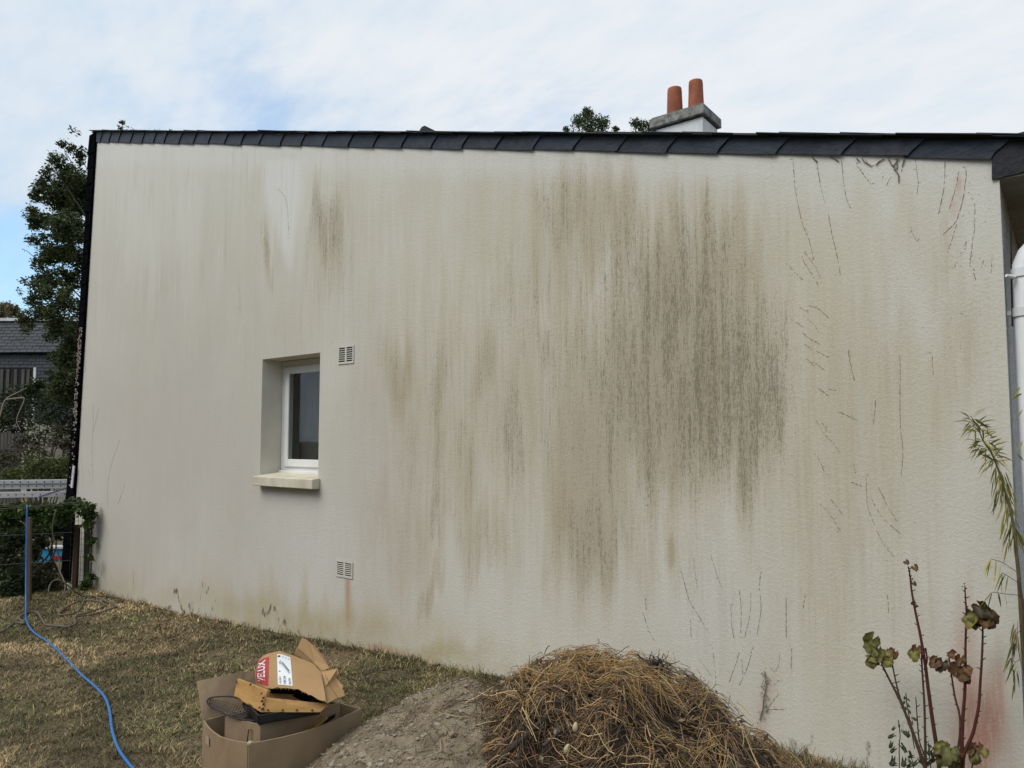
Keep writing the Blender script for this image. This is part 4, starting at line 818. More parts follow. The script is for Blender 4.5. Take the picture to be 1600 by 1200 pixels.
def strands(name, P0, D0, length, rad, cols, parent, bend=.6, m=6, surf=None, lift=None):
    n = len(P0); pts = np.zeros((n, m, 3)); pts[:, 0] = P0; d = D0/np.linalg.norm(D0, axis=1)[:, None]
    kink = RNG.normal(size=(n, 3))*bend
    step = (length/(m-1))[:, None]
    for j in range(1, m):
        d = d+kink/m+RNG.normal(size=(n, 3))*bend*.22; d /= np.linalg.norm(d, axis=1)[:, None]; pts[:, j] = pts[:, j-1]+d*step
        if surf is not None:
            zz = surf(pts[:, j, 0], pts[:, j, 1]); pts[:, j, 2] = np.where(pts[:, j, 2] < zz+lift*.3, zz+lift*.3, pts[:, j, 2]*.45+(zz+lift)*.55)
    t = np.gradient(pts, axis=1); t /= np.linalg.norm(t, axis=2)[:, :, None]+1e-9
    u = np.cross(t, np.array([.31, .52, .79])); u /= np.linalg.norm(u, axis=2)[:, :, None]+1e-9; v = np.cross(t, u)
    taper = np.linspace(1, .55, m)[None, :, None]*rad[:, None, None]
    rings = np.stack([pts+taper*(u*math.cos(a)+v*math.sin(a)) for a in (0, 2*PI/3, 4*PI/3)], 2)   # n,m,3,3
    V = rings.reshape(-1, 3); base = (np.arange(n)*m*3)[:, None, None]; jj = (np.arange(m-1)*3)[None, :, None]; kk = np.arange(3)[None, None, :]; k2 = (kk+1) % 3
    F = np.stack([base+jj+kk, base+jj+k2, base+jj+3+k2, base+jj+3+kk], -1).reshape(-1, 4)
    o = np_mesh(name, V, F, M['straw'], parent, {'col': np.repeat(cols, m*3, 0)}); o['kind'] = 'stuff'; return o
def straw_strands(n, lenr, radr, pal_fn, name, liftr, bend):
    th = RNG.random(n)*2*PI; q = np.sqrt(RNG.random(n))*1.0; X = SC[0]+q*np.cos(th); Y = SC[1]+q*np.sin(th)
    keep = (Y < -.06) & (RNG.random(n) < np.clip(.35+4*(fbm(X*7+2, Y*7+2, 91)-.36), .12, 1)); X, Y = X[keep], Y[keep]; n = len(X)
    lift = RNG.random(n)*liftr; Z = h_straw(X, Y)+lift
    ang = 9*fbm(X*4+7, Y*4+3, 93)*2+RNG.normal(size=n)*.6; D = np.c_[np.cos(ang), np.sin(ang), RNG.normal(size=n)*.45]
    out = np.c_[X-SC[0], Y-SC[1], np.zeros(n)]; D = D+out*.5*RNG.random((n, 1))
    px, py = PIX(np.c_[X, Y, Z]); col = pal_fn(px, py, n)
    strands(name, np.c_[X, Y, Z], D, RNG.uniform(*lenr, n), RNG.uniform(*radr, n), col, straw, bend, 6, h_straw, lift)
S_ = np.array
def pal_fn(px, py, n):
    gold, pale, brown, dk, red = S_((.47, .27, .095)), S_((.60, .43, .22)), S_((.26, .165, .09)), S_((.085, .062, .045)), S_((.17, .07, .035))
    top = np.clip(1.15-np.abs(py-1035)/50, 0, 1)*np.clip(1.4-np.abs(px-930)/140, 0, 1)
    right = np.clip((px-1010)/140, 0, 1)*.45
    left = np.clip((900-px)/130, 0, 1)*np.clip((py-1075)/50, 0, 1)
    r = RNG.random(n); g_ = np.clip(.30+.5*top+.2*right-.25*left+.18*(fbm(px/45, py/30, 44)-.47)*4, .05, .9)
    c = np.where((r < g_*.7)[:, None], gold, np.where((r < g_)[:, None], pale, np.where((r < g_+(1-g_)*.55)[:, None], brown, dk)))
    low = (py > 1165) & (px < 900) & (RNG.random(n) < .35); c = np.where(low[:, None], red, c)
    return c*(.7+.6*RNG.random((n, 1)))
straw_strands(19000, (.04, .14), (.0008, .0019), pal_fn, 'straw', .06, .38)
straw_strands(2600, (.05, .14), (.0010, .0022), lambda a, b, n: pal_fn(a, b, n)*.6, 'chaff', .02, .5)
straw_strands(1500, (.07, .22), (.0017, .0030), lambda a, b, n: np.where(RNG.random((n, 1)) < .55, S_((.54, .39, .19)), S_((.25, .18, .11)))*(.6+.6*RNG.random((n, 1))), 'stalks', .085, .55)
# dead leaves and broken husks matted into the straw
n = 2600; th = RNG.random(n)*2*PI; q = np.sqrt(RNG.random(n)); X, Y = SC[0]+q*np.cos(th), SC[1]+q*np.sin(th)
hus = [((x, y, float(h_straw(x, y))+.02), .012, .012, .018, 1) for x, y in zip(X, Y) if y < -.06 and vnoise(x*9, y*9, 95) > .45]
leaf_cloud('leaf_litter', hus, 1500, .022, [(.20, .14, .08), (.30, .22, .13), (.10, .07, .045), (.38, .29, .18)], straw, aspect=.6)
# straggling stems at the foot, left over the soil
n = 900; u = RNG.normal(.42, .2, n); v = RNG.normal(-.15, .35, n); X = DC[0]+fr[0]*u+ff[0]*v; Y = DC[1]+fr[1]*u+ff[1]*v
hs = lambda x, y: np.maximum(h_soil(x, y), h_straw(x, y))
lf = RNG.random(n)*.03; ang = RNG.random(n)*2*PI
strands('stray_stems', np.c_[X, Y, hs(X, Y)+lf], np.c_[np.cos(ang), np.sin(ang), RNG.normal(size=n)*.2], RNG.uniform(.05, .22, n), RNG.uniform(.001, .0024, n), S_((.13, .085, .05))*(.5+1.2*RNG.random((n, 1))), straw, .5, 6, hs, lf)
n = 700; u = RNG.normal(-.25, .35, n); v = RNG.normal(-.1, .4, n); X = DC[0]+fr[0]*u+ff[0]*v; Y = DC[1]+fr[1]*u+ff[1]*v; lf = RNG.random(n)*.008; ang = RNG.random(n)*2*PI
strands('root_bits', np.c_[X, Y, h_soil(X, Y)+lf], np.c_[np.cos(ang), np.sin(ang), RNG.normal(size=n)*.2], RNG.uniform(.02, .10, n), RNG.uniform(.0007, .0016, n), S_((.17, .125, .08))*(.5+1.0*RNG.random((n, 1))), soil, .6, 5, h_soil, lf)
# long branch lying on the straw
def surf_path(l, lift=.03):
    out = []
    for i in range(0, len(l), 2):
        p = straw_pt(l[i], l[i+1]); p = p if p is not None else soil_pt(l[i], l[i+1]); out.append(np.array(p)+[0, 0, 0]-ray(l[i], l[i+1])*lift)
    return out
def branch(l, r0, r1, lab, m=M['stick'], lift=.035, name='branch'):
    pts = catmull(surf_path(l, lift), 5); nn = len(pts); tag(MB().tube(pts, [r0+(r1-r0)*i/(nn-1)+random.uniform(-.0006, .0006) for i in range(nn)], 7).build(name, m, smooth=True), lab, 'branch')
branch((742,1212,780,1184,812,1158,838,1134,856,1120), .011, .0085, 'thick dark branch lying slanted on the left of the straw heap')
branch((848,1166,862,1154,878,1141), .008, .006, 'short grey broken branch on the straw beside the long dark one')
M['paletwig'] = mat('pale_twig', (.40, .30, .17), (.30, .21, .12), 20, .8)
branch((626,1128,640,1160,648,1198), .0022, .0016, 'thin pale stem lying down the front of the soil heap', M['paletwig'], .012, 'twig')
branch((688,1155,690,1175,700,1190,718,1200), .0025, .0022, 'curved pale stem at the foot of the straw on the soil', M['paletwig'], .02, 'twig')
branch((680,1112,705,1118,730,1121,752,1122), .0026, .002, 'pale horizontal stem reaching from the straw over the soil', M['paletwig'], .02, 'twig')
branch((730,1138,752,1127,772,1119), .004, .003, 'light split stick poking out of the left side of the straw', M['paletwig'], .05, 'twig')
branch((756,1055,768,1068,778,1082), .004, .003, 'small dark twig standing on the soil heap crest', M['stick'], .02, 'twig')
# seed pods and torn pale leaves on the heap
def pod(px, py, s, lab, lean=.3):
    p = straw_pt(px, py); p = np.array(p)-ray(px, py)*.05
    bm = bmesh.new(); bmesh.ops.create_uvsphere(bm, u_segments=10, v_segments=7, radius=1)
    for v in bm.verts: v.co = Vector((v.co.x*s*.55*(1-.35*v.co.z), v.co.y*s*.5, v.co.z*s))
    bmesh.ops.rotate(bm, verts=bm.verts, cent=(0, 0, 0), matrix=Matrix.Rotation(lean, 3, 'Y')); bmesh.ops.translate(bm, verts=bm.verts, vec=Vector(p))
    me = bpy.data.meshes.new('seed_pod'); bm.to_mesh(me); bm.free(); tag(link('seed_pod', me, M['pod'], smooth=True), lab, 'pod')
M['pod'] = mat('pod', (.52, .46, .28), (.40, .34, .2), 30, .7)
pod(899, 1136, .02, 'upper pale oval seed pod hanging in the middle of the straw', .15)
pod(886, 1170, .021, 'lower pale oval seed pod low in the straw', .35)
def dry_leaf_obj(c, size, rot, m, name='dry_leaf', parent=None, lobes=5, curl=.5, col=(.2, .12, .05)):
    """maple-like leaf: lobed outline folded and curled"""
    k, nr = 22, 4; lob = max(lobes-2, 1); ph = [random.uniform(0, 6.28) for _ in range(4)]; V = []; cv = []
    for i in range(k+1):
        a = -2.75+5.5*i/k
        edge = (.78+.22*abs(math.cos(a*(lob+1)/2.1))**.6)*(1-.22*(abs(a)/2.75)**2)*(1+.07*math.sin(9*a+ph[0])+random.uniform(-.05, .05))
        if lobes <= 2: edge *= .55+.45*math.cos(a)**2
        for j in range(1, nr+1):
            r = edge*j/nr; x, y = math.sin(a)*r*.78, .12+math.cos(a)*r
            z = -curl*(x*x*1.5+.5*max(y, 0)**2)+(.10*math.sin(5*x+ph[1])*math.sin(4*y+ph[2])+.09*math.sin(6*a+ph[3])*(j/nr)**2)*(1+curl)-.05*math.cos(a*(lob+1))*(j/nr)
            V.append(rot @ Vector((x*(1-.35*curl*(j/nr)), y, z))*size+Vector(c)); cv.append(.8+.35*(j/nr < .6)+random.uniform(-.12, .12))
    V.append(rot @ Vector((0, .12, .02))*size+Vector(c)); cv.append(1.1); cc = len(V)-1; F = []
    for i in range(k):
        F.append((cc, i*nr, (i+1)*nr))
        for j in range(nr-1): F.append((i*nr+j, i*nr+j+1, (i+1)*nr+j+1, (i+1)*nr+j))
    me = bpy.data.meshes.new(name); me.from_pydata(V, [], F); me.update(); me.shade_smooth()
    ca = me.attributes.new('col', 'FLOAT_COLOR', 'POINT')
    for i, d_ in enumerate(ca.data): d_.color = (col[0]*cv[i], col[1]*cv[i]*(1.05 if cv[i] > 1 else .9), col[2]*cv[i], 1)
    return link(name, me, m, parent)
def rrot(): return Matrix.Rotation(random.uniform(0, 6.28), 3, 'Z') @ Matrix.Rotation(random.uniform(-1.2, 1.2), 3, 'X') @ Matrix.Rotation(random.uniform(-.8, .8), 3, 'Y')
for (px, py, s, col, lab) in [(824,1050,.045,(.46,.33,.24),'large pale torn leaf standing on the left crest of the straw'), (833,1040,.03,(.55,.48,.38),'small cream leaf caught above the large torn leaf'), (888,1020,.022,(.45,.33,.2),'tiny curled leaf on the very top of the straw'),
                          (783,1070,.03,(.36,.27,.19),'curled pale leaf where soil and straw heaps meet'), (790,1078,.03,(.30,.22,.15),'brownish curled leaf below the pale one at the heap join'), (705,1158,.035,(.34,.25,.16),'wide pale leaf lying low on the soil heap')]:
    p = straw_pt(px, py) if px > 760 else soil_pt(px, py)
    if p is None: p = PD(px, py, 3.2)
    tag(dry_leaf_obj(np.array(p)+[0, 0, .015], s, rrot(), M['leaf'], col=col), lab, 'leaf')
# dark clump at the right shoulder of the straw heap
p = straw_pt(1022, 1048); p = p if p is not None else PD(1022, 1048, 3.2)
dc = empty('dark_weed_clump', p, 'dark withered weed clump on the right shoulder of the straw', 'weeds')
n = 260; P0 = np.array(p)+RNG.normal(size=(n, 3))*[.03, .03, .018]; strands('withered_stems', P0, RNG.normal(size=(n, 3))+[0, 0, .5], RNG.uniform(.02, .07, n), RNG.uniform(.0015, .003, n), S_((.03, .024, .028))*(.5+1.2*RNG.random((n, 1))), dc, .8, 5)

# ------------------------------------------------------------------ cardboard boxes and their contents
ZR = .36
Fc, Lc, Rc = PG(389, 1162, ZR), PG(317, 1126, ZR), PG(565, 1107, ZR); Bc = Lc+Rc-Fc
def gnd(p, dz=0): return np.array([p[0], p[1], float(gz(p[0], p[1]))+dz])
box = empty('cardboard_box', gnd((Fc+Rc+Lc)/3), 'large sagging open brown cardboard box on the grass beside the soil heap', 'box')
def sheet(name, quad, m, par, th=.006, bow=0, nu=8, nv=4, droop=None, wob=.002, out=None):
    """corrugated board panel between four corners (bl, br, tr, tl), slightly warped, with thickness"""
    bl, br, tr, tl = [np.array(q, float) for q in quad]; nrm = np.cross(br-bl, tl-bl); nrm /= np.linalg.norm(nrm)
    if out is not None and nrm@np.array(out) < 0: nrm = -nrm
    G_ = []
    for i in range(nu+1):
        for j in range(nv+1):
            u, v = i/nu, j/nv; p = (bl*(1-u)+br*u)*(1-v)+(tl*(1-u)+tr*u)*v
            p = p+nrm*(bow*math.sin(PI*u)*v+random.uniform(-wob, wob))
            if droop: p = p+np.array([0, 0, droop(u, v)])
            G_.append(p)
    W_ = nv+1; n = len(G_); V = G_+[p-nrm*th for p in G_]; F = []
    for i in range(nu):
        for j in range(nv):
            a = i*W_+j; F += [(a, a+W_, a+W_+1, a+1), (n+a, n+a+1, n+a+W_+1, n+a+W_)]
    for i in range(nu):
        a, b = i*W_, (i+1)*W_; F += [(a, n+a, n+b, b), (a+nv, b+nv, n+b+nv, n+a+nv)]
    for j in range(nv):
        a = j; F += [(a, a+1, n+a+1, n+a)]; a = nu*W_+j; F += [(a, n+a, n+a+1, a+1)]
    mb = MB().add(V, F); o = mb.build(name, m, par)
    bm = bmesh.new(); bm.from_mesh(o.data); bmesh.ops.recalc_face_normals(bm, faces=bm.faces); bm.to_mesh(o.data); bm.free(); return o
sheet('front_panel', (gnd(Fc), gnd(Rc), Rc, Fc), M['card'], box, bow=.02, out=(Fc-Lc), droop=lambda u, v: -.014*math.sin(PI*u)*v)
sheet('left_panel', (gnd(Lc)+np.array([0, 0, 0]), gnd(Fc)-(Fc-Lc)*.03, Fc-(Fc-Lc)*.03, Lc), M['card'], box, bow=.02, out=(Fc-Rc), droop=lambda u, v: -.015*math.sin(PI*u)*v)
sheet('right_panel', (gnd(Rc), gnd(Bc), Bc, Rc), M['card'], box, bow=-.02, out=(Rc-Fc))
sheet('rear_panel', (gnd(Bc), gnd(Lc), Lc, Bc), M['card'], box, bow=.0, out=(Lc-Fc))
sheet('base_panel', (gnd(Fc, .012), gnd(Rc, .012), gnd(Bc, .012), gnd(Lc, .012)), M['card'], box, out=(0, 0, 1))
# upright rear-left flap
fl = [PG(316, 1125, ZR+.005), None, None, None]
hl = Lc+np.array([0, 0, .004]); hr = Lc+(Bc-Lc)*.62+np.array([0, 0, .004]); tl = PD(308, 1064, np.dot(hl-CP, FH)+.06); tr = PD(410, 1046, np.dot(hr-CP, FH)+.05)
sheet('upright_flap', (hl, hr, tr, tl), M['card'], box, bow=.015, out=-FH)
# crease slots, handle hole patch, corrugated bottom slots on the left panel
def onpanel(u, v, quad, out=.006):
    bl, br, tr, tl = quad; n = np.cross(br-bl, tl-bl); n /= np.linalg.norm(n); n = n if n@(-FH) > 0 else -n
    return (bl*(1-u)+br*u)*(1-v)+(tl*(1-u)+tr*u)*v+n*out
LQ = (gnd(Lc), gnd(Fc), Fc, Lc)
M['label'] = mat('paper', (.40, .33, .25), (.36, .29, .22), 10, .8)
MB().add([onpanel(u, v, LQ, .018) for u, v in ((.16, .80), (.24, .78), (.24, .88), (.16, .90))], [(0, 1, 2, 3)]).build('paper_label', M['label'], box)
sl_ = MB()
for i in range(6):
    v0 = .10+i*.045
    sl_.prism([onpanel(u, v, LQ, .016) for u, v in ((.2, v0+.10), (.85, v0-.06), (.85, v0-.045), (.2, v0+.115))], -FH*.004)
sl_.build('vent_slots', mat('slot_shadow', (.07, .05, .035), None, 5, .9), box)
# tape blob at front corner
tp = Fc+np.array([0, 0, .0]); V, F = rock(tp+np.array([-.01, .01, -.005]), .018); MB().add(V, F).build('torn_corner', M['label'], box)
# inner carton
Zi = .385
Fi, Ri, Li = PG(407, 1133, Zi), PG(531, 1098, Zi), PG(352, 1119, Zi); Bi = Li+Ri-Fi
ib = empty('inner_carton', gnd(Fi, .02), 'smaller brown carton standing inside the large open box', 'carton')
def lower(p, z=.03): return np.array([p[0], p[1], z])
sheet('front_panel', (lower(Fi), lower(Ri), Ri, Fi), M['card'], ib, bow=-.012, out=-FH); sheet('left_panel', (lower(Li), lower(Fi), Fi, Li), M['card'], ib, out=-FH)
sheet('right_panel', (lower(Ri), lower(Bi), Bi, Ri), M['card'], ib, out=(Ri-Fi)); sheet('rear_panel', (lower(Bi), lower(Li), Li, Bi), M['card'], ib, out=(Li-Fi))
# dark tray / lid lying in the inner carton
dz = .39
tq = [PG(404, 1128, dz+.012), PG(500, 1112, dz+.02), PG(470, 1092, dz+.02), PG(380, 1102, dz+.02)]
tray = empty('black_tray', sum(tq)/4, 'shallow black tray lying under the pine drawer', 'tray')
MB().prism(tq, (0, 0, -.012)).build('tray_floor', M['wire'], tray)
for a, b in zip(tq, tq[1:]+tq[:1]): MB().beam(a+np.array([0, 0, .012]), b+np.array([0, 0, .012]), .008, .03).build('tray_side', M['wire'], tray)
# wire basket
def G2(px, py, z): return PG(px, py, z)
bz = .44
rim = [G2(330, 1090, bz), G2(362, 1088.5, bz+.01), G2(380, 1095, bz+.005), G2(394, 1103, bz)]
low = [G2(324, 1097, bz-.01), G2(329, 1104, bz-.02), G2(345, 1112, bz-.03), G2(360, 1120, bz-.045), G2(378, 1124, bz-.05), G2(400, 1126, bz-.05)]
wb = empty('wire_basket', G2(360, 1110, .40), 'black wire mesh basket sticking out to the left from the box', 'basket')
MB().tube(catmull(low[::-1]+rim, 4)+[low[-1]], .0032, 6).build('rim', M['wire'], wb)
ms = MB(); A_ = [low[0], low[1], low[2], low[3], low[4]]; 
top_l = [G2(330, 1090, bz), G2(394, 1103, bz)]; bot_l = [G2(326, 1099, bz-.015), G2(378, 1124, bz-.05)]
for i in range(17):
    t = i/16; a, b = seg(top_l[0], top_l[1], t), seg(bot_l[0], bot_l[1], t); m_ = (a+b)/2+np.array([0, 0, -.012]); ms.tube([a, m_, b], .0010, 4)
for i in range(1, 9):
    t = i/9; a = seg(top_l[0], bot_l[0], t); b = seg(top_l[1], bot_l[1], t); sag = np.array([0, 0, -.024*t*(1-t)*2]); ms.tube([a+sag, b+sag], .0010, 4)
ms.build('wire_mesh', M['wire'], wb)
# pine drawer: tall end board + long low side with finger joints
pl_t, pr_t, pr_b, pl_b = (371.4, 1059.7), (419, 1078), (407.5, 1113), (365, 1088)
dE = 3.28; zE = .43
a_b = PG(407.5, 1113, zE); b_b = PG(365, 1088, zE+.02); up_ = np.array([0, 0, .105]); 
da, db = np.dot(a_b-CP, FH), np.dot(b_b-CP, FH)
a_t, b_t = PD(418, 1078, da+.03), PD(371.4, 1060, db+.03)
crate = empty('pine_drawer', a_b, 'pale pine drawer box with nailed corner tipped on top of the cartons', 'drawer')
nrm = np.cross(a_b-b_b, b_t-b_b); nrm /= np.linalg.norm(nrm); nrm = nrm if nrm@FH > 0 else -nrm
MB().prism([b_b, a_b, a_t, b_t], nrm*.018).build('end_board', M['pine'], crate, bevel=.0015)
c_b = PG(500, 1113, zE-.0); dc_ = np.dot(c_b-CP, FH)
s0, s1 = PD(413, 1089.5, da+.02), PD(515, 1100, dc_+.02)
sn = np.cross(c_b-a_b, s0-a_b); sn /= np.linalg.norm(sn); sn = sn if sn@FH > 0 else -sn
e_ = (c_b-a_b)/np.linalg.norm(c_b-a_b)
MB().prism([a_b+e_*.002, c_b, s1, s0+e_*.002], sn*.016).build('side_board', M['pine'], crate, bevel=.0015)
in_ = b_b-a_b
MB().prism([a_b+in_+e_*.02, c_b+in_, seg(c_b, s1, .3)+in_*.98, seg(a_b, s0, .3)+in_*.98+e_*.02], sn*.016).build('side_board', M['pine'], crate)
MB().prism([a_b+e_*.02+sn*.02, c_b+sn*.02, c_b+in_, b_b+e_*.02], (0, 0, .006)).build('drawer_floor', M['pine'], crate)
kn = MB()
for (px, py, r) in ((369,1066,1.3),(366,1086,1.2),(408,1084,1.2),(411,1091,1.6),(409,1096,1.8),(411,1101,1.5),(405,1106,1.4),(410,1108,1.6),(418,1110,1.2),(441,1110,1.2),(463,1110,1.2),(487,1110,1.2),(385,1103,1.2),(391,1070,1.5),(440,1092,1.0),(455,1090,1.0)):
    d_ = np.dot((a_b if px < 412 else seg(a_b, c_b, (px-408)/92))-CP, FH) if px > 400 else np.interp(px, [365, 407], [db, da])
    c_ = PD(px, py, d_-.006+.02*(1113-py)/35); rr = r*d_/FPX; kn.tube([c_, c_+FH*.008], rr, 6)
kn.build('nail_heads', M['pine_end'], crate)
# torn roof-window carton with red panel and white label
dT = 3.36
def T(px, py, d): return PD(px, py, d)
tc_ = empty('torn_carton', T(450, 1060, 3.3), 'torn light brown carton with a red brand panel and white label on the pile', 'carton')
def lerp_quad(q, u, v): return (q[0]*(1-u)+q[1]*u)*(1-v)+(q[3]*(1-u)+q[2]*u)*v
# main face as a px grid with depth varying: bottom edge near, top edge farther
top_e = [(421,1020.5,3.40), (437,1017,3.44), (460,1025,3.44), (490,1037,3.42), (501,1049,3.36)]
bot_e = [(419,1076,3.22), (440,1076,3.20), (465,1078,3.18), (490,1090,3.14), (511,1098.5,3.12)]
def interp_e(e, t):
    x = t*(len(e)-1); i = min(int(x), len(e)-2); f = x-i; return np.array(e[i])*(1-f)+np.array(e[i+1])*f
def face_pt(t, s):
    a, b = interp_e(top_e, t), interp_e(bot_e, t); p = a*(1-s)+b*s; dd = p[2]-.035*math.sin(PI*s); return T(p[0], p[1], dd)
def grid_sheet(name, fn, m, par, nu=12, nv=8, th=.006):
    P_ = [[fn(i/nu, j/nv) for j in range(nv+1)] for i in range(nu+1)]; V = [p for r_ in P_ for p in r_]; n = len(V); W_ = nv+1
    V2 = [p+ (FH*.75+np.array([0, 0, -.6]))*th for p in V]; F = []
    for i in range(nu):
        for j in range(nv): a = i*W_+j; F += [(a, a+W_, a+W_+1, a+1), (n+a, n+a+1, n+a+W_+1, n+a+W_)]
    for i in range(nu): a, b = i*W_, (i+1)*W_; F += [(a, n+a, n+b, b), (a+nv, b+nv, n+b+nv, n+a+nv)]
    for j in range(nv): F += [(j, j+1, n+j+1, n+j)]; a = nu*W_+j; F += [(a, n+a, n+a+1, a+1)]
    o = MB().add(V+V2, F).build(name, m, par); bm = bmesh.new(); bm.from_mesh(o.data); bmesh.ops.recalc_face_normals(bm, faces=bm.faces); bm.to_mesh(o.data); bm.free(); return o
rag = [random.uniform(0, .05) for _ in range(30)]
grid_sheet('label_face', lambda t, s: face_pt(t, s*(1-rag[int(t*24)] if s == 1 else 1)), M['card_new'], tc_, 24, 8)
# rounded left end that carries the red panel
lt = [(421,1020.5,3.40), (414,1023,3.42), (408,1027,3.45), (403.5,1034,3.48)]; lb = [(419.5,1076,3.22), (413,1074,3.25), (407,1071.5,3.30), (401,1069,3.36)]
def left_pt(t, s):
    a, b = interp_e(lt, t), interp_e(lb, t); p = a*(1-s)+b*s; return T(p[0]-(3.2*t*math.sin(PI*s)), p[1], p[2]-.03*math.sin(PI*s))
grid_sheet('brand_face', left_pt, M['card_new'], tc_, 8, 8)
def surf_patch(name, fn, u0, u1, v0, v1, m, par, off, nu=6, nv=6):
    """thin printed patch lying on a curved face"""
    V = [fn(u0+(u1-u0)*i/nu, v0+(v1-v0)*j/nv)-(FH*.8+np.array([0, 0, -.6]))*off for i in range(nu+1) for j in range(nv+1)]; W_ = nv+1
    return MB().add(V, [(i*W_+j, (i+1)*W_+j, (i+1)*W_+j+1, i*W_+j+1) for i in range(nu) for j in range(nv)]).build(name, m, par)
bf = [o for o in tc_.children if o.name.startswith('brand_face')][0]; lfc = [o for o in tc_.children if o.name.startswith('label_face')][0]
RU = (.02, .95)
surf_patch('red_panel', left_pt, *RU, .10, .93, M['red'], bf, .0022)
LBu, LBv = (.185, .43), (.08, .90)
surf_patch('white_label', face_pt, *LBu, *LBv, M['white'], lfc, .0022)
def print_text(txt, fn, par, m, u0, u1, v0, v1, off, name='lettering', bold=0):
    """text running up the face: baseline along v (bottom to top), letter tops towards decreasing u"""
    cu = bpy.data.curves.new('t', 'FONT'); cu.body = txt; cu.size = 1; cu.offset = bold; cu.resolution_u = 2; to = bpy.data.objects.new('t', cu); C.objects.link(to)
    dg = bpy.context.evaluated_depsgraph_get(); me = bpy.data.meshes.new_from_object(to.evaluated_get(dg)); bpy.data.objects.remove(to); bpy.data.curves.remove(cu)
    co = np.array([v.co[:2] for v in me.vertices]); lo, hi = co.min(0), co.max(0); co = (co-lo)/(hi-lo)
    V = [fn(u1+(u0-u1)*y, v1+(v0-v1)*x)-(FH*.8+np.array([0, 0, -.6]))*off for x, y in co]
    F = [tuple(p.vertices) for p in me.polygons]; bpy.data.meshes.remove(me)
    return MB().add(V, F).build(name, m, par)
flip = lambda fn: (lambda u, v: fn(u, v))
# on the end face u grows to the left, so letter tops point to larger u
print_text('VELUX', left_pt, bf, M['white'], .82, .25, .16, .86, .0040, bold=.02)
def lab(u, v): return face_pt(LBu[0]+(LBu[1]-LBu[0])*u, LBv[0]+(LBv[1]-LBv[0])*v)
print_text('GGU', lab, lfc, M['ink'], .10, .28, .74, .96, .0040); print_text('MK04', lab, lfc, M['ink'], .42, .60, .70, .96, .0040); print_text('0070', lab, lfc, M['ink'], .76, .92, .74, .96, .0040)
def lpatch(nm, u0, u1, v0, v1, m): surf_patch(nm, lab, u0, u1, v0, v1, m, lfc, .0040, 1, 1)
lpatch('printed_mark', .06, .30, .045, .10, M['ink']); lpatch('printed_mark', .45, .52, .05, .09, M['inkg']); lpatch('printed_mark', .66, .72, .05, .09, M['inkg']); lpatch('printed_mark', .84, .92, .06, .10, M['inkg']); lpatch('printed_mark', .13, .25, .55, .575, M['ink'])
def lpoly(nm, pts, m): MB().add([lab(u, v)-(FH*.8+np.array([0, 0, -.6]))*.0040 for u, v in pts], [tuple(range(len(pts)))]).build(nm, m, lfc)
lpoly('printed_picture', [(.14, .25), (.30, .20), (.38, .25), (.88, .50), (.90, .56), (.80, .58), (.34, .33), (.16, .32)], M['inkg'])
lpoly('printed_picture', [(.40, .26), (.45, .25), (.86, .47), (.82, .51)], M['ink'])
# back side, underside and painted gap shade
def back_pt(t, s):
    a, b = interp_e(top_e, t), np.array([*interp_e(bot_e, t)[:2], 3.42]); p = a*(1-s)+b*s; return T(p[0]+2, p[1]+6*s-1, max(p[2], 3.36)+.06)
grid_sheet('rear_face', back_pt, M['card_in'], tc_, 8, 4)
MB().prism([T(420, 1066, 3.36), T(500, 1082, 3.34), T(505, 1101, 3.34), T(418, 1098, 3.36)], FH*.006).build('gap_shade', M['dark'], tc_)  # dark sheet standing in for the shade under the carton's torn edge
# right tongue with crease lines
rt_top = [(501,1049,3.36), (515,1046.5,3.36), (527,1043.5,3.36), (530,1051,3.35)]
tg = [(501,1049,3.36), (527,1044,3.37), (529.5,1052,3.36), (525,1058,3.35), (531,1066,3.33), (536,1071,3.32), (535,1077,3.30), (539.5,1087,3.26), (526,1091,3.20), (511,1099,3.12), (506,1075,3.22)]
MB().prism([T(*p) for p in tg], FH*.004+np.array([0, 0, -.004])).build('side_tongue', M['card_new'], tc_)
cz = MB()
cz.tube([T(504, 1055, 3.305), T(507, 1076, 3.20), T(510, 1096, 3.112)], .0012, 4); cz.tube([T(508, 1054, 3.31), T(517, 1074, 3.235), T(528, 1090, 3.19)], .0010, 4)
cz.build('crease', M['pine_end'], tc_)
# standing rear flap
rfl = [(472,996.5,3.50), (480,1001,3.50), (492,1011,3.50), (502,1023,3.49), (510,1035,3.47), (514,1044,3.44), (501,1049,3.41), (488,1036,3.45), (460,1021,3.48)]
MB().prism([T(*p) for p in rfl], FH*.006).build('rear_flap', M['card_new'], tc_)
MB().prism([T(460, 1021, 3.475), T(466, 1013, 3.47), T(497, 1043, 3.40), T(501, 1049, 3.40), T(488, 1036, 3.44)], FH*.005).build('flap_return', M['card_in'], tc_)
# torn shreds along the lower edge
sh_ = MB()
for i in range(16):
    t = random.uniform(.0, .75); p = face_pt(t, .97); q = p+np.array([random.uniform(-.008, .008), 0, -random.uniform(.004, .012)]); r_ = p+np.array([.008, 0, 0]); sh_.add([p, q, r_], [(0, 1, 2)])
tag(sh_.build('torn_edge', M['card_in'], tc_), kind='stuff')
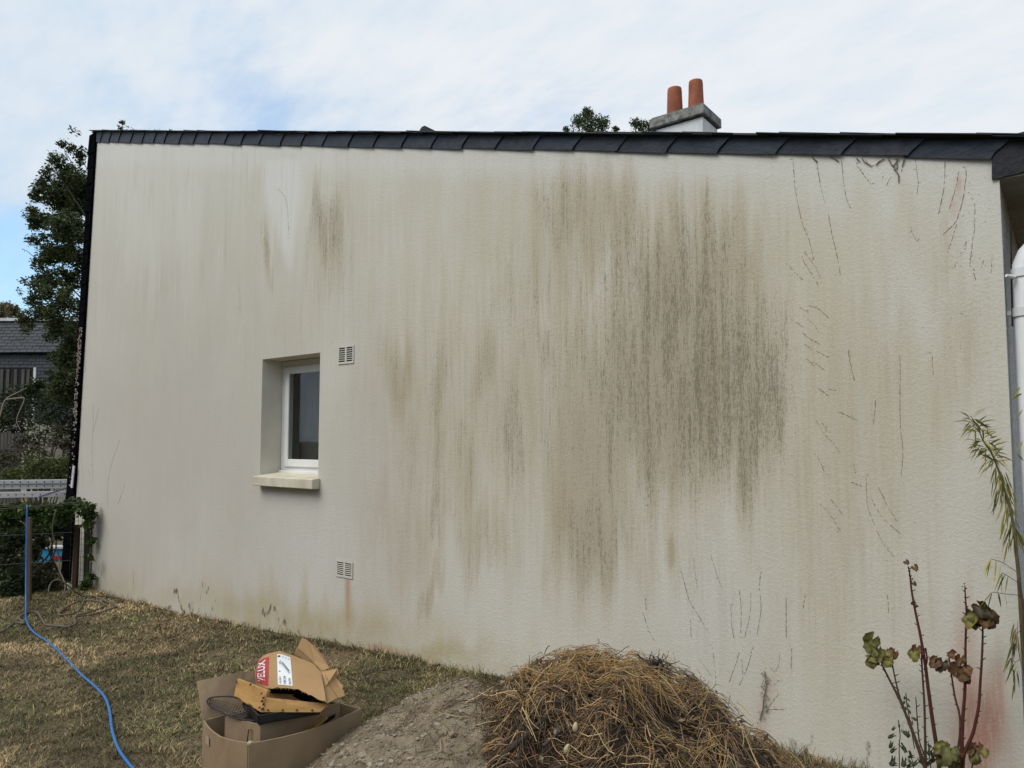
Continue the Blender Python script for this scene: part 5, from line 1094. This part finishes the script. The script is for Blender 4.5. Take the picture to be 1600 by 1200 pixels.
# offcuts in the gap between the cartons
for (l, r, m, nm, lab_) in (((473,1143,506,1119), .008, M['pine'], 'wood_offcut', 'split yellow wood offcut lying along the gap of the box'), ((478,1147,511,1121), .006, M['pine'], 'wood_offcut', 'thin lower wood offcut in the gap of the box'), ((466,1139,502,1118), .005, M['pine_end'], 'wood_offcut', 'dark thin wood strip at the left end of the box gap'),
                        ((372,1150,375.5,1132), .003, M['wire'], 'metal_hook', 'left bent wire hook standing inside the box corner'), ((386,1160,388.5,1140), .003, M['wire'], 'metal_hook', 'right bent wire hook standing inside the box corner')):
    a, b = PG(l[0], l[1], .30 if nm == 'wood_offcut' else .31), PG(l[2], l[3], .345)
    if nm == 'metal_hook':
        b = PD(l[2], l[3], np.dot(a-CP, FH)+.01); tag(MB().tube([a, b, b+RT*.012], r*.8, 6).build(nm, m), lab_, 'hook')
    else: tag(MB().beam(a, b, r*2, r*1.6).build(nm, m, bevel=.001), lab_, 'wood')
V, F = [], []
p0, p1, p2, p3 = PG(507, 1131, .31), PG(523, 1122, .32), PG(524, 1116, .345), PG(507, 1125, .34)
tag(MB().prism([p0, p1, p2, p3], FH*.01).build('black_plate', M['wire']), 'small flat black plate in the right end of the box gap', 'plate')

# ------------------------------------------------------------------ grass
def lawn():
    n = 370000
    # sample in the visible wedge of lawn: uniform over ground, denser near the camera
    X = RNG.uniform(-10.6, 1.2, n*2); Y = RNG.uniform(-4.2, -.01, n*2)
    px, py = PIX(np.c_[X, Y, gz(X, Y)]); dep = (np.c_[X, Y]-CP[:2])@FH[:2]
    ok = (dep > 1.5) & (px > -420) & (px < 1900) & (py < 1290); den = np.clip(3.9/dep, .38, 1)**1.3
    ok &= RNG.random(n*2) < den
    bare = fbm(X*2.9+11, Y*2.9+3, 101); ok &= RNG.random(n*2) < np.clip(1.15-6*(bare-.52), .12, 1)
    ok &= (h_straw(X, Y) < .03) & (h_soil(X, Y) < .04)
    inside = (np.abs((np.c_[X, Y]-((Fc+Bc)/2)[:2])@((Rc-Fc)[:2]/np.linalg.norm((Rc-Fc)[:2]))) < np.linalg.norm(Rc-Fc)/2+.01) & (np.abs((np.c_[X, Y]-((Fc+Bc)/2)[:2])@((Lc-Fc)[:2]/np.linalg.norm((Lc-Fc)[:2]))) < np.linalg.norm(Lc-Fc)/2+.01)
    ok &= ~inside
    X, Y, px, py, dep = X[ok], Y[ok], px[ok], py[ok], dep[ok]; n = len(X); Z = gz(X, Y)
    g_ = fbm(X*1.6+5, Y*1.6+5, 61); g2 = fbm(X*.7+15, Y*.7+5, 66)
    green = .12+np.clip((g_-.43)*7, 0, 1)*.55
    for (cx, cy, rx, ry, s) in ((280,1080,70,40,.75),(610,1085,70,45,.95),(330,1010,90,40,.35),(580,1130,40,40,.8),(270,1180,80,30,.45),(60,1130,80,30,.4),(560,1050,130,40,.6),(420,1005,150,35,.55),(200,985,120,30,.3)):
        green = np.maximum(green, s*np.exp(-(((px-cx)/rx)**2+((py-cy)/ry)**2)))
    wallside = np.clip(1-(-Y)/.22, 0, 1)
    hgt = RNG.uniform(.012, .040, n)*(1+1.3*wallside*RNG.random(n))*(.45+1.2*vnoise(X*16, Y*16, 79))*np.where(RNG.random(n) < .03, 1.7, 1); wd = RNG.uniform(.0011, .0024, n)*np.clip(dep/4.2, .8, 1.8)
    ang = RNG.random(n)*2*PI; lean = RNG.uniform(.3, 1.7, n)
    d = np.c_[np.cos(ang)*lean, np.sin(ang)*lean, np.ones(n)]; d /= np.linalg.norm(d, axis=1)[:, None]
    s = np.c_[-np.sin(ang), np.cos(ang), np.zeros(n)]
    B = np.c_[X, Y, Z-.003]; mid = B+d*hgt[:, None]*.55; tip = B+d*hgt[:, None]+np.c_[np.cos(ang)*hgt*.35, np.sin(ang)*hgt*.35, -hgt*.12]
    V = np.stack([B-s*wd[:, None], B+s*wd[:, None], mid+s*wd[:, None]*.8, mid-s*wd[:, None]*.8, tip], 1).reshape(-1, 3); i = np.arange(n)*5
    F = np.concatenate([np.c_[i, i+1, i+2], np.c_[i, i+2, i+3], np.c_[i+3, i+2, i+4]])
    straw_c, brown_c, gr_c, dk = S_((.47, .345, .18)), S_((.26, .19, .10)), S_((.12, .14, .045)), S_((.09, .075, .042))
    r = RNG.random(n); isg = r < green; r2 = RNG.random(n)
    patch = np.clip(.55+1.6*(fbm(X*2.3+3, Y*2.3+8, 77)-.28), .45, 1.6)[:, None]; tus = (.6+1.0*vnoise(X*16, Y*16, 79))[:, None]
    c = patch*tus*np.where(isg[:, None], np.where((r2 < .6)[:, None], gr_c, dk), np.where((r2 < .32+.35*(g2[:] > .5))[:, None], straw_c, np.where((r2 < .85)[:, None], brown_c, dk)))*(.65+.7*RNG.random((n, 1)))
    tag(np_mesh('lawn_grass', V, F, M['straw'], None, {'col': np.repeat(c, 5, 0)}), 'short half dried lawn grass below the gable wall', 'grass', kind='stuff')
lawn()
n = 420; X, Y = RNG.uniform(-9.3, -2.6, n), RNG.uniform(-3.4, -.05, n); lit = [((x, y, float(gz(x, y))+.018), .01, .01, .006, 1) for x, y in zip(X, Y) if h_soil(x, y) < .02 and h_straw(x, y) < .02]
tag(leaf_cloud('fallen_leaves', lit, 420, .03, [(.22, .15, .08), (.32, .23, .13), (.13, .09, .05)], None, aspect=.6), 'small dead leaves scattered over the dry lawn', 'leaves')
# dry tufts along the foot of the wall
def tufts():
    xs = np.concatenate([RNG.uniform(-9.6, -3.2, 1500), RNG.uniform(-1.2, -.25, 420)]); n = len(xs); ys = -np.abs(RNG.normal(0, .05, n))-.01
    m_ = (fbm(xs*3, xs*0, 71) > .42)|(RNG.random(n) < .3); xs, ys = xs[m_], ys[m_]; n = len(xs)
    strands('wall_tufts', np.c_[xs, ys, gz(xs, ys)-.01], np.c_[RNG.normal(size=n)*.6, -np.abs(RNG.normal(size=n))*.5, np.ones(n)], RNG.uniform(.02, .10, n), RNG.uniform(.0010, .0022, n), S_((.22, .16, .085))*(.5+1.0*RNG.random((n, 1))), None, .7, 5)
    o = bpy.data.objects['wall_tufts']; tag(o, 'dry grass tufts along the foot of the stained wall', 'grass')
tufts()

# ------------------------------------------------------------------ tall red stemmed plants by the wall
YP = -.26
def zz_(l, y=YP, ox=1300, oy=840, sc=3.3333): return [PW(ox+l[i]/sc, oy+l[i+1]/sc, y) for i in range(0, len(l), 2)]
WILT = dict(green=(.13, .13, .035), yg=(.22, .20, .05), brown=(.15, .085, .035), dark=(.085, .06, .03), rust=(.19, .09, .045))
def stem(par, l, r0, r1, m, y=YP, nodes=True):
    pts = catmull(zz_(l, y), 5); n = len(pts); mb = MB(); mb.tube(pts, [r1+(r0-r1)*i/(n-1) for i in range(n)], 7)
    if nodes:
        for k_ in range(2, n-1, 2):
            p = np.array(pts[k_]); a = random.uniform(0, 6.28); e = p+np.array([math.cos(a)*.016, math.sin(a)*.012, random.uniform(.004, .014)]); mb.tube([p, e], [.0025, .0015], 4)
    mb.build('stem', m, par, smooth=True); return pts
def leaves_at(par, c, lst, y=YP, k=1):
    for (zx_, zy_, s, colk) in [q_ for i_, q_ in enumerate(lst) if len(lst) < 6 or i_ % 5 != 2]:
        p = PW(1300+zx_/3.3333, 840+zy_/3.3333, y+random.uniform(-.03, .03))
        rot = Matrix.Rotation(random.uniform(-.9, .9), 3, 'Y') @ Matrix.Rotation(-2.0+random.uniform(-.6, .6), 3, 'X') @ Matrix.Rotation(random.uniform(-.9, .9), 3, 'Z')
        dry_leaf_obj(p, s*k*1.05, rot, M['leaf'], 'leaf', par, 5, random.uniform(.12, .42), WILT[colk])
def plant(lab_, basepx, stems, leaves, buds, cat='plant'):
    b_ = PW(*basepx, YP); b_[2] = 0; t = empty('tall_weed', b_, lab_, cat, 'red stemmed plants by the wall')
    for (l, r0, r1, mk) in stems: stem(t, l, r0, r1, M[mk])
    leaves_at(t, None, leaves)
    if buds:
        bb = MB()
        for (zx_, zy_, s) in buds:
            p = PW(1300+zx_/3.3333, 840+zy_/3.3333, YP-.004); V, F = rock(p, s); bb.add(V, F)
        bb.build('seed_heads', M['stemdark'], t)
    return t
plant('tall straight red stemmed plant with bare seedy tip left of the other stems', (1462, 1235), [((397,150,405,190,415,280,435,390,460,510,485,660,500,780,520,930,555,1170,562,1330), .0095, .0028, 'stemred')], [(385,125,.018,'dark'),(430,152,.022,'brown'),(432,345,.018,'rust'),(425,235,.014,'brown')],
      [(405,195,.006), (398,175,.004), (418,215,.006), (432,240,.005), (428,325,.006), (440,355,.008), (425,340,.005), (447,395,.003), (415,255,.004)])
plant('slanted stem leaning left with wilting green and rusty leaves on top', (1450, 1235), [((265,672,300,742,355,850,400,960,440,1070,500,1250,515,1330), .0095, .0038, 'stemdark'), ((312,650,330,740,350,820,372,880), .004, .003, 'stemdark')],
      [(215,525,.052,'green'),(200,560,.045,'green'),(250,545,.045,'green'),(235,590,.05,'green'),(210,610,.045,'yg'),(275,610,.05,'yg'),(195,650,.03,'yg'),(290,560,.035,'brown'),(320,600,.038,'rust'),(295,640,.035,'yg'),(225,640,.035,'green'),(305,590,.03,'rust')], [])
plant('thin bare dark stem with one small yellow leaf pair beside the tall red stem', (1448, 1235), [((466,580,468,650,470,700,480,850,484,1000,486,1100,490,1330), .006, .003, 'stemdark'), ((436,830,445,960,455,1060,480,1130), .004, .002, 'stemdark'), ((480,690,495,640,487,575), .004, .003, 'stemred')],
      [(440,575,.03,'rust'),(425,600,.035,'yg'),(460,580,.025,'brown')], [(487,578,.007), (440,850,.004), (448,975,.005), (452,1005,.005)])
plant('upright stem with shrivelled brown leaves halfway and seedy top', (1503, 1235), [((692,250,696,330,700,400,695,560,695,700,690,830,680,960,674,1200,672,1330), .0085, .0024, 'stemred'), ((607,610,620,700,640,830,665,930,664,1050,635,1190,620,1330), .006, .003, 'stemdark')],
      [(545,640,.036,'brown'),(575,650,.04,'dark'),(610,635,.03,'rust'),(640,610,.03,'rust'),(670,625,.03,'brown'),(655,690,.05,'rust'),(690,700,.04,'brown'),(640,720,.035,'brown'),(680,720,.035,'rust'),(700,680,.03,'rust'),(530,650,.025,'green')],
      [(690,240,.006), (680,255,.005), (697,265,.007), (690,310,.005), (698,370,.006), (688,395,.005), (603,600,.006), (705,360,.004), (712,540,.003), (680,490,.003)])
plant('rightmost curved red stem topped by one drooping olive leaf cluster', (1502, 1235), [((785,455,784,540,780,640,772,760,765,870,750,950,730,1030,690,1120,680,1200,676,1330), .0085, .0035, 'stemred')],
      [(750,390,.062,'green'),(735,420,.05,'yg'),(790,385,.06,'brown'),(820,405,.05,'brown'),(770,360,.05,'dark'),(800,430,.045,'brown'),(735,445,.025,'green'),(840,415,.03,'rust'),(760,420,.045,'brown')], [])
# low leafy weeds round their feet
def weed(lab_, l, leaf_list, colr, y=-.2, tip=None):
    pts = zz_(l, y); b_ = np.array(pts[-1]); t = empty('low_weed', b_, lab_, 'weed', 'low weeds at the wall foot'); MB().tube(catmull(pts, 4), .0022, 5).build('stem', M['stemdark'], t)
    for (zx_, zy_, s) in leaf_list:
        p = PW(1300+zx_/3.3333, 840+zy_/3.3333, y+random.uniform(-.02, .01)); rot = Matrix.Rotation(random.uniform(-1.3, 1.3), 3, 'Y') @ Matrix.Rotation(-1.7+random.uniform(-.5, .5), 3, 'X')
        dry_leaf_obj(p, s, rot, M['leaf'], 'leaf', t, 2, .3, colr)
GW = (.045, .065, .03)
weed('thin green weed with small leaves left of the tall stems', (345,950,355,1030,350,1080,352,1200,352,1330), [(325,990,.016),(318,1030,.022),(370,1010,.022),(310,1070,.022),(365,1085,.028),(325,1100,.022),(320,1150,.026),(375,1160,.03),(330,1180,.026),(350,975,.012),(395,1015,.022)], GW)
weed('feathery dry weed spike leaning on the left slanted stem', (385,810,390,870,400,920,410,980,430,1100), [(380,830,.012),(392,840,.012),(378,855,.014),(395,870,.014),(385,885,.014),(400,900,.014),(420,940,.018),(415,960,.016)], (.12, .10, .04))
weed('small dark green weed between the slanted and tall red stems', (405,1110,415,1150,425,1200,430,1330), [(405,1115,.016),(420,1140,.018),(400,1160,.018),(440,1170,.022),(410,1185,.02),(455,1155,.02)], GW)
weed('short green weed with pale flower heads before the tall red stem', (503,1070,505,1120,515,1200,520,1330), [(500,1080,.014),(512,1110,.022),(525,1120,.022),(535,1150,.024),(490,1150,.022),(545,1110,.022),(510,1170,.024),(560,1130,.02)], (.06, .085, .035))
bl = empty('broad_leaf_weed', PW(1495, 1240, -.3), 'low broad yellow green leaves at the foot between the two red stemmed plants', 'weed')
leaves_at(bl, None, [(590,1095,.06,'yg'),(620,1110,.07,'green'),(580,1085,.045,'yg'),(640,1130,.065,'yg'),(600,1150,.06,'green'),(640,1170,.06,'green'),(660,1120,.04,'brown'),(570,1120,.045,'green')], -.30, .72)
MB().tube(catmull([PW(1480, 1175, -.3), PW(1488, 1205, -.3), PW(1494, 1245, -.3)], 4), .004, 5).build('stem', M['stemdark'], bl)
bl = empty('broad_leaf_weed', PW(1520, 1240, -.24), 'low brown withered leaves against the pink stain at the wall foot', 'weed')
leaves_at(bl, None, [(740,1090,.045,'brown'),(760,1085,.04,'rust'),(780,1095,.04,'rust'),(795,1110,.035,'yg'),(740,1130,.04,'green'),(755,1150,.035,'yg'),(720,1105,.035,'brown')], -.24, .75)
MB().tube(catmull([PW(1524, 1170, -.24), PW(1518, 1205, -.24), PW(1516, 1245, -.24)], 4), .003, 5).build('stem', M['stemdark'], bl)

# ------------------------------------------------------------------ bamboo at the right edge
YB = -.30
bpts = catmull([PW(*p, YB) for p in ((1517,650), (1527,667), (1537,690), (1550,710), (1563,743), (1573,777), (1583,817), (1588,863), (1592,905), (1598,1000), (1606,1100), (1612,1240))], 5)
bam = empty('bamboo', (bpts[-1][0], bpts[-1][1], 0), 'arching bamboo with narrow yellow green leaves at the right picture edge', 'bamboo')
nn = len(bpts); MB().tube(bpts, [.0016+.0085*(i/(nn-1))**1.2 for i in range(nn)], 7).build('cane', mat('cane', (.13, .11, .05), (.08, .065, .035), 20, .6), bam, smooth=True)
b2 = catmull([PW(*p, YB-.02) for p in ((1590,898), (1601,960), (1604,1050), (1608,1240))], 4); MB().tube(b2, [.003+.008*i/(len(b2)-1) for i in range(len(b2))], 8).build('cane', M['stemdark'], bam, smooth=True)
def blade(p, d, L_, wd, col, par):
    d = Vector(d).normalized(); s = d.cross(Vector((random.uniform(-1, 1), random.uniform(-1, 1), random.uniform(-1, 1)))).normalized(); nrm = d.cross(s); p = Vector(p); g_ = Vector((0, 0, -1))
    V = []; prof = ((0, .15), (.18, .8), (.42, 1), (.72, .62), (1, .02))
    for t, w_ in prof:
        c_ = p+d*L_*t+g_*L_*.22*t*t
        V += [c_-s*wd*w_*.5+nrm*wd*.12*w_, c_, c_+s*wd*w_*.5+nrm*wd*.12*w_]
    F = []
    for i in range(4):
        for j in range(2): a = i*3+j; F.append((a, a+1, a+4, a+3))
    me = bpy.data.meshes.new('leaf'); me.from_pydata(V, [], F); ca = me.attributes.new('col', 'FLOAT_COLOR', 'POINT'); k_ = random.uniform(.7, 1.3)
    for q in ca.data: q.color = (col[0]*k_, col[1]*k_, col[2]*k_, 1)
    return link('leaf', me, M['leaf'], par)
BG = [(.36, .32, .07), (.25, .24, .055), (.40, .34, .12), (.10, .115, .03)]
for i in range(210):
    t = random.random()**.8; k_ = min(int(t*33), len(bpts)-14); p = np.array(bpts[k_]); dirn = RT*random.uniform(-1, .9)+np.array([0, -.35*random.random(), random.uniform(-.9, .5)])
    st = p+dirn*random.uniform(0, .05)
    if t > .55: dirn = dirn*.5+np.array([0, 0, -.8])
    blade(st, dirn, random.uniform(.035, .09), random.uniform(.005, .009), random.choice(BG), bam)
for (l) in ((1588,893,1565,878,1548,873), (1590,910,1575,900,1566,895), (1596,930,1570,928,1550,925), (1595,985,1588,990,1583,1010), (1594,1030,1586,1035,1580,1028)):
    pp = [PW(l[i], l[i+1], YB-.01) for i in range(0, len(l), 2)]; MB().tube(pp, .0012, 4).build('twig', M['stemdark'], bam)
    for q in (pp[1], pp[2], pp[2], seg(pp[1], pp[2], .5), pp[2]): blade(q, -RT*random.uniform(-.2, .8)+np.array([0, 0, -1*random.random()-.3]), random.uniform(.05, .085), .007, random.choice(BG), bam)
for (px, py) in ((1594,605), (1597,615), (1598,640), (1598,690), (1599,720)):
    p = PW(px, py, YB); blade(p, -RT*.5+np.array([0, 0, random.uniform(-.8, .8)]), .05, .009, BG[1], bam)
for i in range(16): blade(PW(random.uniform(1582, 1592), random.uniform(965, 1060), YB), np.array([random.uniform(-.3, .2), -.2, -1]), random.uniform(.05, .09), .007, random.choice([(.25, .2, .11), (.16, .15, .06)]), bam)
